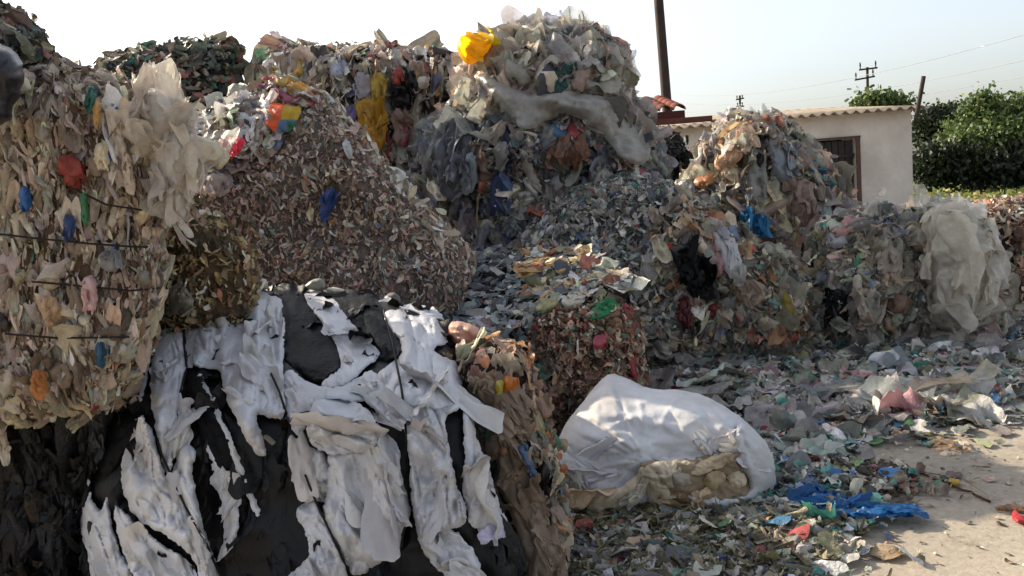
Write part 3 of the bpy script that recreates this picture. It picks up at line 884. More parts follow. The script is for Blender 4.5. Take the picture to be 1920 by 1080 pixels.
# round sheet printed in orange, yellow and blue
def colour_fan():
    P, F, d = fill([(474, 200), (490, 187), (512, 190), (540, 198), (566, 200), (560, 220), (548, 246), (520, 250), (500, 236), (484, 218)], 4, 1.2, 5, 14)
    A, u = cast(P, [b_brown.bvh])
    q = np.concatenate([P, np.zeros((len(P), 1))], 1)
    V = A - u * (.10 + .05 * (1 - np.exp(-d / 12)) + .03 * ridge(q / 26))[:, None]
    c = np.where((P[:, 0] + .3 * P[:, 1] < 592)[:, None], lin('e8612a'), np.where((P[:, 1] < 224)[:, None], lin('c9a51e'), lin('5a7896')))
    c = np.where((((P - [492, 214]) ** 2).sum(1) < 150)[:, None], lin('4a62a8'), c)
    c = np.where(((P[:, 0] > 538) & (P[:, 1] > 226))[:, None], lin('1f6a4a'), c)
    o = mk('plastic_sheet', V, F, SOFT, None, c)
    tag(o, 'crumpled plastic sheet printed orange, yellow and blue on the brown slope', 'plastic sheet')
colour_fan()
tag(drape('red_cloth', [(408, 262), (430, 254), (456, 260), (458, 276), (436, 300), (424, 282)], [b_brown.bvh], None,
          plastic('sheet red', 'd02840', .5, .25, .3, 40, .15, 9), hexcol='d02840', off=.32, dome=.06, res=4), 'bright red crumpled rag behind the white film bag', 'rag')

# ---- the big tower: upper bale and lower bale
t = bale('plastic_bale', 'bulging grey bale forming the peak of the tallest pile, tangled fibres on its top', 'bale', b_tower, '4c4a48')
std_scrap(t, b_tower, 9, [
    dict(kind='sheet', N=260, size=(.3, .55), palette=P_TOWER, aspect=(.4, .8), spread=60, tilt=18, lift=(-.05, .02), zs=.9, region=[(900, 110), (1150, 110), (1230, 300), (850, 300)]),
    dict(kind='sheet', N=1100, size=(.14, .34), palette=P_TOWER, aspect=(.25, .7), spread=60, tilt=28, edge=.15, lift=(-.02, .05), zs=1.1),
    dict(kind='flake', N=1500, size=(.06, .15), palette=P_TOWER, aspect=(.3, .8), spread=80, tilt=38, lift=(-.02, .06), zs=1.1),
    dict(kind='lump', N=150, size=(.12, .3), palette=P_TOWER, aspect=(.6, .95), spread=90, lift=(-.04, .05), zs=.9),
    dict(kind='shred', N=900, size=(.08, .22), palette=P_TOWER, aspect=(.1, .3), spread=90, tilt=55, lift=(0, .1), top=3)], SOFT)
sc = Scatter(); pieces(sc, b_tower, 'sheet', 680, (.22, .55), pal('b9b6ae:5 a9a49a:3 c9c6c0:3 9a9c9e:2 b8a898:1.5', 1), 901, aspect=(.25, .7), spread=35, tilt=22, lift=(.0, .06), zs=1.0)
o = sc.build('film_scrap', FSCR, t); o['kind'] = 'stuff'
pieces_drape(t, b_tower, [
    ('film_sheet', [(1130, 90), (1160, 85), (1182, 115), (1180, 150), (1160, 170), (1140, 140)], 'a8a69c', dict(off=.1, dome=.08, transl=.4)),
    ('plastic_piece', [(1110, 75), (1150, 88), (1158, 120), (1120, 125)], '857f92', dict(off=.1, dome=.08)),
    ('plastic_piece', [(1040, 120), (1075, 110), (1110, 150), (1085, 172), (1040, 165)], '2f5c5c', dict(off=.08, dome=.06)),
    ('plastic_piece', [(1000, 60), (1050, 45), (1085, 60), (1070, 110), (1015, 120), (990, 90)], '96948f', dict(off=.08, dome=.1)),
    ('plastic_piece', [(940, 52), (968, 46), (972, 80), (945, 85)], '7e828a', dict(off=.08, dome=.05)),
    ('plastic_piece', [(955, 130), (985, 120), (1005, 145), (990, 162), (960, 155)], 'a08478', dict(off=.08, dome=.08)),
    ('plastic_piece', [(990, 88), (1010, 78), (1025, 92), (1012, 110), (995, 108)], '151517', dict(off=.12, dome=.02)),
    ('plastic_piece', [(1090, 95), (1120, 120), (1125, 200), (1090, 190), (1080, 130)], '84837e', dict(off=.08, dome=.08)),
    ('plastic_piece', [(930, 100), (962, 85), (960, 110), (935, 140), (915, 145)], '9a9a7c', dict(off=.08, dome=.04)),
], 240)
g = np.random.default_rng(5)
for k in range(34):
    x = 950 + 200 * g.random(); y0 = np.interp(x, [940, 1010, 1070, 1150], [82, 52, 46, 84])
    a = g.normal(0, .9); L = g.uniform(15, 48); c = g.normal(0, .6)
    s = np.linspace(0, 1, 7)
    ang = a + c * s * 2.2
    px = x + np.cumsum(np.sin(ang)) * L / 7; py = y0 + 8 - np.cumsum(np.cos(ang)) * L / 7
    pts = np.array([W(i, j, 8.3 + .1 * math.sin(k)) for i, j in zip(px, py)])
    V, F = tube_mesh(pts, g.uniform(.0025, .006), 4)
    mk('loose_fibre', V, F, plastic('fibre', '9a958a', .5, .2, 0, 10, 0), t)

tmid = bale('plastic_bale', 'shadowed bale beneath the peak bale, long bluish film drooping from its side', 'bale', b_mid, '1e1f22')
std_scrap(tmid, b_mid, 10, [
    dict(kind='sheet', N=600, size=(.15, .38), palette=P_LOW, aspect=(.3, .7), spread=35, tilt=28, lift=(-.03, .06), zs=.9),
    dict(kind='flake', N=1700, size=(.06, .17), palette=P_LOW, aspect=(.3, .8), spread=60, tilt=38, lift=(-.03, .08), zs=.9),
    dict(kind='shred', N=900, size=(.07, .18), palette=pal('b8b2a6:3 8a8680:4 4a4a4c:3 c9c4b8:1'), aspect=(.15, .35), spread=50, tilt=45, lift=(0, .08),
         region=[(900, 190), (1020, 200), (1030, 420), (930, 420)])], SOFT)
sc = Scatter(); pieces(sc, b_mid, 'sheet', 300, (.2, .5), pal('8a8f98:5 9a9a98:3 767c88:3 b0aea8:2', 1), 902, aspect=(.25, .7), spread=35, tilt=22, lift=(.0, .06), zs=1.0)
o = sc.build('film_scrap', FSCR, tmid); o['kind'] = 'stuff'
pieces_drape(tmid, b_mid, [
    ('film_sheet', [(800, 262), (850, 215), (880, 240), (892, 310), (872, 372), (850, 380), (822, 350), (790, 352)], '666a74', dict(off=.08, dome=.08, ang=105, fl=100, fw=20, transl=.3)),
    ('film_sheet', [(868, 290), (890, 285), (896, 340), (880, 370), (862, 360)], '8a96a0', dict(off=.16, dome=.05, ang=100, fl=90, fw=12)),
    ('plastic_piece', [(925, 268), (952, 264), (956, 300), (945, 325), (930, 315)], '8f908f', dict(off=.1, dome=.05)),
    ('plastic_piece', [(970, 290), (985, 275), (1000, 320), (1016, 355), (1005, 360), (985, 330)], '9a9690', dict(off=.1, dome=.04)),
    ('plastic_piece', [(915, 330), (960, 322), (958, 400), (920, 405)], '4a5a80', dict(off=.06, dome=.06)),
    ('plastic_piece', [(940, 240), (962, 236), (965, 320), (945, 330)], '22223a', dict(off=.08)),
    ('plastic_piece', [(1020, 270), (1100, 260), (1110, 300), (1060, 320), (1025, 310)], '7c5a48', dict(off=.06, dome=.06)),
    ('plastic_piece', [(1060, 225), (1085, 215), (1100, 240), (1080, 262), (1060, 255)], 'a0525a', dict(off=.1, dome=.05)),
    ('plastic_piece', [(1025, 240), (1060, 228), (1062, 255), (1030, 260)], '4a6a8a', dict(off=.1, dome=.04)),
    ('plastic_piece', [(848, 178), (866, 140), (880, 150), (878, 185), (862, 200)], 'd0ccb6', dict(off=.16, dome=.05)),
    ('plastic_piece', [(848, 190), (875, 185), (872, 215), (852, 212)], '7a3f62', dict(off=.12, dome=.04)),
], 270)
tag(drape('film_sheet', [(880, 140), (905, 128), (945, 160), (1000, 178), (1060, 172), (1120, 178), (1165, 195), (1200, 225), (1222, 268), (1215, 312), (1165, 302), (1130, 250),
                          (1085, 215), (1030, 222), (985, 250), (950, 215), (905, 165)], [b_tower.bvh, b_mid.bvh], None, FILM, off=.16, dome=.07, ang=25, fl=140, fw=26,
          crease=.04, res=6, seed=5, flutter=.03), 'long sheet of hazy grey film swept across the waist of the tallest pile', 'film sheet')
yb = mound([(854, 84), (866, 68), (880, 64), (895, 70), (925, 68), (920, 92), (900, 112), (880, 124), (866, 114)], 7.8, .1, D=22, res=3.5, bump=.04, bfreq=7, seed=33, rough=1.5, wr=7, wang=30, wwl=(30, 16, 9))
o = tag(mk('yellow_bag', yb.V, yb.F, plastic('bag yellow', 'f6c81a', .4, .55, .3, 12, 0)), 'glowing yellow plastic bag puffed up beside the peak of the tallest pile', 'bag')

folds_on(o, yb.V, yb.F[:yb.nfront], 3, (.15, .3), pal('f6cf2a:3 f0bc18:2', 1), plastic('bag yellow folds', None, .4, .5, .3, 12, 0), 821, 40, aspect=(.4, .8), spread=50, tilt=22, lift=(0, .03))

# ---- grey fine slope and mixed bale below the tower
t = bale('plastic_bale', 'grey bale of fine bluish flakes sloping forward below the tallest pile', 'bale', b_grey, '54585a')
std_scrap(t, b_grey, 11, [
    dict(kind='flake', N=5200, size=(.04, .11), palette=P_GREY, aspect=(.35, .8), spread=60, tilt=35, edge=.5, lift=(-.02, .05)),
    dict(kind='shred', N=3600, size=(.04, .12), palette=P_GREY, aspect=(.2, .45), spread=50, tilt=40, edge=.5, lift=(-.02, .05)),
    dict(kind='sheet', N=90, size=(.12, .24), palette=P_GREY, aspect=(.4, .8), spread=70, tilt=30, lift=(0, .05))])

tmix = bale('plastic_bale', 'mixed ragged bale with a black sack and dark red rags on its front', 'bale', b_mixed, '4c463e')
std_scrap(tmix, b_mixed, 12, [
    dict(kind='sheet', N=420, size=(.12, .3), palette=P_MIXED, aspect=(.35, .7), spread=30, tilt=26, lift=(-.02, .06), zs=.9),
    dict(kind='flake', N=1900, size=(.05, .14), palette=P_MIXED, aspect=(.3, .8), spread=50, tilt=35, edge=.2, lift=(-.02, .07)),
    dict(kind='shred', N=900, size=(.06, .16), palette=P_MIXED, aspect=(.2, .4), spread=60, tilt=40, lift=(-.01, .07))])
sc = Scatter(); pieces(sc, b_mixed, 'sheet', 260, (.12, .35), pal('b9b6ae:5 a9a49a:3 c9c6c0:3 9a9c9e:2 b8a898:1.5', 1), 903, aspect=(.25, .7), spread=35, tilt=22, lift=(.0, .06), zs=1.0)
o = sc.build('film_scrap', FSCR, tmix); o['kind'] = 'stuff'
pieces_drape(tmix, b_mixed, [
    ('red_rag', [(1262, 555), (1292, 552), (1296, 618), (1268, 616)], '5e2426', dict(off=.03, dome=.03)),
    ('red_rag', [(1318, 572), (1350, 568), (1352, 616), (1322, 618)], '6a2428', dict(off=.03, dome=.03)),
    ('plastic_piece', [(1325, 445), (1345, 440), (1362, 500), (1350, 520), (1335, 505)], 'b08a88', dict(off=.08, dome=.04)),
    ('plastic_piece', [(1300, 448), (1322, 446), (1326, 478), (1304, 470)], 'cfc2b0', dict(off=.09, dome=.03)),
    ('plastic_piece', [(1368, 520), (1430, 525), (1440, 560), (1400, 580), (1365, 565)], '9c8878', dict(off=.08, dome=.06)),
    ('plastic_piece', [(1458, 545), (1480, 540), (1492, 600), (1470, 610)], '8a7a2c', dict(off=.08, dome=.05)),
    ('plastic_piece', [(1490, 575), (1525, 570), (1528, 630), (1500, 640)], '96603a', dict(off=.08, dome=.05)),
    ('plastic_piece', [(1452, 610), (1475, 605), (1478, 650), (1455, 655)], 'a8806a', dict(off=.08, dome=.04)),
    ('plastic_piece', [(1480, 520), (1520, 515), (1525, 560), (1490, 560)], '8c8a84', dict(off=.1, dome=.06)),
], 300)
tag(drape('black_sack', [(1256, 468), (1272, 455), (1300, 462), (1325, 490), (1345, 530), (1350, 556), (1318, 562), (1290, 552), (1276, 515), (1262, 485)],
          [b_mixed.bvh, b_grey.bvh], None, plastic('sack black', '14161a', .5, 0, .4, 20, 0), hexcol='14161a', off=.1, dome=.1, res=5, seed=4),
    'limp black sack hanging over the dark red rags', 'sack')
tag(drape('white_sheet', [(1328, 422), (1350, 415), (1372, 436), (1385, 470), (1400, 520), (1388, 530), (1362, 518), (1352, 470), (1335, 450)],
          [b_mixed.bvh, b_grey.bvh], None, plastic('sheet white grey', 'c2c0c2', .5, .2, .3, 30, .3, 8), hexcol='c2c0c2', off=.12, dome=.06, res=5, seed=6),
    'dull white cloth sheet hanging beside the black sack', 'sheet')

# ---- pile in front of the house
th = bale('plastic_bale', 'peaked pile of film bags standing in front of the pale building', 'bale', b_house, '5a544e')
std_scrap(th, b_house, 13, [
    dict(kind='sheet', N=520, size=(.18, .42), palette=P_HOUSE, aspect=(.35, .7), spread=30, tilt=26, lift=(-.03, .08), zs=.9),
    dict(kind='flake', N=1900, size=(.07, .18), palette=P_HOUSE, aspect=(.3, .8), spread=50, tilt=38, lift=(-.03, .1)),
    dict(kind='shred', N=700, size=(.08, .2), palette=P_HOUSE, aspect=(.15, .35), spread=70, tilt=45, lift=(0, .12), top=2),
    dict(kind='lump', N=60, size=(.12, .26), palette=P_HOUSE, aspect=(.6, .9), spread=90, lift=(-.03, .06))], SOFT)
sc = Scatter(); pieces(sc, b_house, 'sheet', 320, (.2, .5), pal('b9b6ae:5 a9a49a:3 c9c6c0:3 9a9c9e:2 b8a898:1.5', 1), 904, aspect=(.25, .7), spread=35, tilt=22, lift=(.0, .06), zs=1.0)
o = sc.build('film_scrap', FSCR, th); o['kind'] = 'stuff'
pieces_drape(th, b_house, [
    ('cream_bag', [(1362, 230), (1400, 212), (1420, 220), (1422, 262), (1400, 280), (1370, 278)], 'd2b69c', dict(off=.12, dome=.12, transl=.35)),
    ('cream_bag', [(1416, 214), (1440, 206), (1462, 218), (1450, 232), (1420, 232)], 'a8906e', dict(off=.12, dome=.1)),
    ('film_sheet', [(1440, 236), (1470, 226), (1492, 245), (1494, 300), (1488, 345), (1450, 340), (1442, 280)], '8c949c', dict(off=.14, dome=.1, ang=88, fl=130, fw=16, transl=.3)),
    ('plastic_piece', [(1418, 240), (1440, 238), (1442, 330), (1420, 330)], '2c2c30', dict(off=.08)),
    ('plastic_piece', [(1335, 300), (1370, 278), (1400, 285), (1380, 310), (1345, 325)], 'cfae90', dict(off=.12, dome=.08)),
    ('plastic_piece', [(1300, 335), (1338, 318), (1345, 345), (1305, 352)], 'c08a62', dict(off=.12, dome=.06)),
    ('plastic_piece', [(1268, 340), (1300, 328), (1305, 360), (1275, 372)], '8e8a90', dict(off=.12, dome=.06)),
    ('plastic_piece', [(1395, 325), (1435, 322), (1438, 385), (1400, 380)], '989690', dict(off=.12, dome=.06)),
    ('film_sheet', [(1478, 345), (1520, 330), (1532, 380), (1535, 430), (1495, 425), (1475, 390)], '9a8478', dict(off=.14, dome=.1, ang=86)),
    ('teal_film', [(1512, 290), (1540, 300), (1575, 345), (1602, 382), (1585, 392), (1550, 360), (1520, 320)], '3f7484', dict(off=.1, dome=.06, ang=50)),
    ('plastic_piece', [(1545, 360), (1580, 375), (1590, 420), (1545, 420)], '3a3a4a', dict(off=.08, dome=.05)),
    ('plastic_piece', [(1310, 370), (1350, 360), (1352, 400), (1318, 405)], '76807a', dict(off=.1, dome=.06)),
], 330)
tag(drape('blue_film', [(1386, 398), (1398, 391), (1430, 408), (1442, 408), (1444, 440), (1462, 468), (1456, 476), (1432, 466), (1416, 442), (1392, 430)],
          [b_house.bvh, b_mixed.bvh], None, plastic('sheet blue', '2f7cae', .4, .3, .35, 30, .1, 8), hexcol='2f7cae', off=.18, dome=.05, res=4, seed=8),
    'torn blue film caught on the pile in front of the pale building', 'film')
tsh = bale('plastic_bale', 'bale coloured dark for the shadow between the tallest pile and the film bag pile', 'bale', b_shade, '1a1b1a')  # core and scrap colours near-black to stand for the gap's shadow
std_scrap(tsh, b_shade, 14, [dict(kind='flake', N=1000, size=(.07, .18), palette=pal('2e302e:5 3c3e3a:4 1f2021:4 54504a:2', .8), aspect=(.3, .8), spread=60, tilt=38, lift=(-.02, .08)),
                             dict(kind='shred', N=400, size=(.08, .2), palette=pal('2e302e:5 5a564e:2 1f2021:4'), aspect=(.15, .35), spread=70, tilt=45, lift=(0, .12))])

# ---- right bale
tr = bale('plastic_bale', 'low grey and cream bale at right, a big cloudy bag slung over its end', 'bale', b_right, '504e48')
std_scrap(tr, b_right, 15, [
    dict(kind='sheet', N=520, size=(.12, .3), palette=P_RIGHT, aspect=(.35, .7), spread=40, tilt=28, lift=(-.03, .07), zs=.95),
    dict(kind='flake', N=2300, size=(.05, .14), palette=P_RIGHT, aspect=(.3, .8), spread=50, tilt=38, lift=(-.03, .08)),
    dict(kind='shred', N=900, size=(.06, .16), palette=P_RIGHT, aspect=(.15, .35), spread=60, tilt=45, lift=(0, .09), top=2),
    dict(kind='lump', N=110, size=(.08, .2), palette=P_RIGHT, aspect=(.6, .9), spread=90, lift=(-.03, .06))])
sc = Scatter(); pieces(sc, b_right, 'sheet', 380, (.12, .4), pal('b9b6ae:5 a9a49a:3 c9c6c0:3 9a9c9e:2 b8a898:1.5', 1), 905, aspect=(.25, .7), spread=35, tilt=22, lift=(.0, .06), zs=1.0)
o = sc.build('film_scrap', FSCR, tr); o['kind'] = 'stuff'
pieces_drape(tr, b_right, [
    ('teal_film', [(1640, 380), (1668, 374), (1672, 410), (1650, 415), (1636, 400)], '3f8f8c', dict(off=.1, dome=.08)),
    ('plastic_piece', [(1650, 420), (1690, 408), (1698, 445), (1660, 448)], '8c9ab4', dict(off=.1, dome=.06)),
    ('plastic_piece', [(1732, 418), (1745, 415), (1752, 458), (1738, 452)], '1d1d20', dict(off=.1)),
    ('plastic_piece', [(1600, 402), (1632, 390), (1636, 418), (1606, 422)], 'c6c4be', dict(off=.08, dome=.07)),
    ('plastic_piece', [(1545, 440), (1580, 428), (1590, 460), (1555, 470)], '9a989e', dict(off=.1, dome=.06)),
    ('plastic_piece', [(1640, 470), (1690, 462), (1694, 508), (1645, 512)], 'b2a49a', dict(off=.1, dome=.06)),
    ('plastic_piece', [(1600, 515), (1615, 512), (1622, 570), (1640, 610), (1625, 612), (1598, 565)], 'bcb2a0', dict(off=.12, dome=.04)),
    ('plastic_piece', [(1540, 548), (1590, 540), (1592, 610), (1545, 612)], '1b1b1a', dict(off=.06)),
    ('plastic_piece', [(1660, 545), (1710, 555), (1705, 590), (1665, 585)], '8a6f5c', dict(off=.1, dome=.05)),
], 360)
bag = mound([(1742, 470), (1738, 420), (1730, 400), (1752, 386), (1790, 382), (1822, 405), (1850, 440), (1868, 470), (1866, 520), (1850, 560), (1838, 600), (1800, 616), (1752, 608), (1744, 560)],
            6.95, .28, D=50, res=4.5, bump=.05, bfreq=4.5, seed=35, rough=4, wr=7, wang=95, wwl=(34, 18, 10))
o = tag(mk('film_bag', bag.V, bag.F, plastic('cloudy bag', 'bab6ac', .4, .35, .6, 9, .35, 3, stretch=(3, 3, .7))), 'big cloudy white plastic bag slung over the right end of the low bale', 'bag')

folds_on(o, bag.V, bag.F[:bag.nfront], 24, (.3, .7), pal('cfccc2:4 c3bfb4:3 dad7d0:2', 1), FSCR, 811, 92, aspect=(.35, .6), spread=9, tilt=5, lift=(0, .03), zs=.6)

te = bale('plastic_bale', 'brown bale with a sunlit top, cut off by the right frame edge', 'bale', b_edge, '3a302a')
std_scrap(te, b_edge, 16, [
    dict(kind='flake', N=1800, size=(.06, .15), palette=P_EDGE, aspect=(.3, .8), spread=30, tilt=35, edge=.3, lift=(-.02, .05), top=2),
    dict(kind='shred', N=1500, size=(.06, .15), palette=pal('c9b9a4:4 a58f80:3 7a665a:3 dfd2c0:2'), aspect=(.2, .4), spread=60, tilt=40, lift=(0, .06), top=4)])

# ---- middle brown block
tk = bale('plastic_bale', 'squat brown block with red rags and green film behind the white bulk bag', 'bale', b_ktop, '4a3c34')
std_scrap(tk, b_ktop, 17, [
    dict(kind='flake', N=2600, size=(.03, .09), palette=P_K, aspect=(.3, .8), spread=50, tilt=38, edge=.4, lift=(-.02, .045)),
    dict(kind='shred', N=2800, size=(.035, .1), palette=P_K, aspect=(.2, .45), spread=50, tilt=40, edge=.4, lift=(-.02, .05)),
    dict(kind='sheet', N=60, size=(.08, .18), palette=P_K, aspect=(.4, .8), spread=60, tilt=30, lift=(0, .04))])
pieces_drape(tk, [b_ktop.bvh, b_heap.bvh], [
    ('red_rag', [(1162, 572), (1178, 568), (1198, 608), (1196, 632), (1180, 628), (1172, 600)], 'b04452', dict(off=.06, dome=.04, res=5)),
    ('red_rag', [(1172, 650), (1196, 645), (1205, 705), (1182, 712)], '8c2f34', dict(off=.06, dome=.04, res=5)),
    ('red_rag', [(1112, 628), (1136, 622), (1140, 650), (1116, 656)], 'aa4a58', dict(off=.06, dome=.03, res=5)),
    ('green_film', [(1104, 582), (1122, 562), (1150, 558), (1162, 574), (1140, 592), (1112, 604)], '1f7a48', dict(off=.07, dome=.05, res=5)),
], 390)

# ---- film bale behind the right end of the white bale
tf = bale('plastic_bale', 'narrow bale of brownish cloudy film between the white sheet bale and bulk bag', 'bale', b_film, '3a312b')
std_scrap(tf, b_film, 18, [
    dict(kind='sheet', N=170, size=(.08, .2), palette=pal('9a8878:5 8a7a6c:4 a89a8c:3 74685e:2 5a7a6a:.5 5a7088:.5 b08868:1.2'), aspect=(.3, .6), spread=18, tilt=20, lift=(-.01, .03)),
    dict(kind='flake', N=420, size=(.03, .09), palette=pal('9a8878:5 8a7a6c:4 a89a8c:3 5a4a40:3 b07a58:1.4 4a6a80:.6 c9bba8:1.5'), aspect=(.3, .7), spread=30, tilt=32, lift=(-.01, .04))], SOFT)
pieces_drape(tf, b_film, [
    ('film_sheet', [(868, 712), (920, 705), (985, 725), (1010, 790), (985, 830), (930, 800), (895, 770)], '8f7d6c', dict(off=.05, dome=.04, ang=60, fl=120, fw=24, transl=.3)),
    ('film_sheet', [(900, 830), (940, 800), (980, 840), (1005, 900), (1025, 960), (1048, 1040), (1060, 1100), (1000, 1110), (960, 960), (925, 900)], '978473', dict(off=.06, dome=.04, ang=68, fl=160, fw=20, transl=.3)),
    ('film_sheet', [(985, 790), (1015, 790), (1035, 830), (1050, 905), (1075, 960), (1060, 985), (1030, 940), (1005, 860)], '8b8a80', dict(off=.03, dome=.04, ang=65, fl=120, fw=20, transl=.3)),
    ('plastic_piece', [(968, 838), (985, 832), (1005, 880), (1008, 905), (990, 900), (974, 868)], '4f678a', dict(off=.08, dome=.02)),
    ('plastic_piece', [(925, 840), (955, 830), (975, 890), (965, 910), (940, 880)], 'b58a6a', dict(off=.08, dome=.03)),
    ('plastic_piece', [(940, 706), (970, 704), (974, 728), (945, 738)], 'c0702a', dict(off=.09, dome=.03)),
    ('plastic_piece', [(928, 716), (944, 712), (946, 738), (930, 740)], 'b0a040', dict(off=.09, dome=.02)),
    ('plastic_piece', [(905, 790), (925, 800), (920, 845), (908, 830)], '4a6a50', dict(off=.05, dome=.02)),
    ('plastic_piece', [(1008, 870), (1026, 862), (1034, 900), (1030, 945), (1014, 920)], '1c1714', dict(off=.07, dome=.02)),
], 400)

# ---- the heap in the valley
thp = thing('scrap_heap', 'flat grey heap of scrap flakes filling the valley between the piles', 'heap', b_heap.base)
mk('core', b_heap.V, b_heap.F, solid('core heap', '2c2e30', .85, .2, .6, 14, .8, 30, dist=.03), thp)
std_scrap(thp, b_heap, 19, [
    dict(kind='flat', N=3600, size=(.06, .17), palette=P_HEAP, aspect=(.4, .9), up=(1, 0, 0), spread=50, tilt=16, lift=(-.01, .035)),
    dict(kind='flake', N=2000, size=(.04, .1), palette=P_HEAP, aspect=(.4, .9), up=(1, 0, 0), spread=60, tilt=28, lift=(-.01, .04)),
    dict(kind='flake', N=260, size=(.06, .14), palette=pal('b9a68a:4 cdbfa8:3 a0764e:2 8a5a50:1 d9d2c4:2 8a8a70:1'), aspect=(.4, .9), spread=80, tilt=30, lift=(.01, .06),
         region=[(960, 480), (1110, 470), (1160, 520), (1150, 560), (1060, 600), (1000, 580)])])
HB = [b_heap.bvh, b_ktop.bvh]
tag(drape('cream_sheet', [(960, 492), (985, 480), (1020, 474), (1060, 486), (1072, 500), (1050, 516), (1010, 512), (985, 526), (964, 515)], HB, None,
          plastic('sheet cream', 'd8b27c', .45, .35, .3, 30, .15, 8), hexcol='d8b27c', off=.08, dome=.07, res=4, ang=20), 'sunlit cream plastic sheet lying on the valley heap', 'sheet')
tag(drape('pale_yellow_bag', [(1000, 566), (1020, 556), (1046, 560), (1050, 580), (1020, 590), (1004, 586)], HB, None,
          plastic('sheet pale yellow', 'b5ae82', .4, .3, .3, 30, .1, 8), hexcol='b5ae82', off=.06, dome=.06, res=4), 'pale yellow bag lying on the valley heap', 'bag')
tag(drape('white_rag', [(1052, 566), (1075, 545), (1105, 540), (1098, 562), (1078, 582), (1060, 580)], HB, None,
          plastic('sheet ivory', 'd5cdbb', .5, .3, .3, 30, .2, 8), hexcol='d5cdbb', off=.07, dome=.05, res=4), 'ivory rag on the valley heap beside the pale yellow bag', 'rag')
tag(drape('beige_bag', [(1056, 528), (1075, 512), (1100, 514), (1105, 535), (1075, 548), (1060, 545)], HB, None,
          plastic('sheet beige', 'a8946a', .5, .3, .3, 30, .2, 8), hexcol='a8946a', off=.07, dome=.07, res=4), 'beige rounded bag on the valley heap below the cream sheet', 'bag')

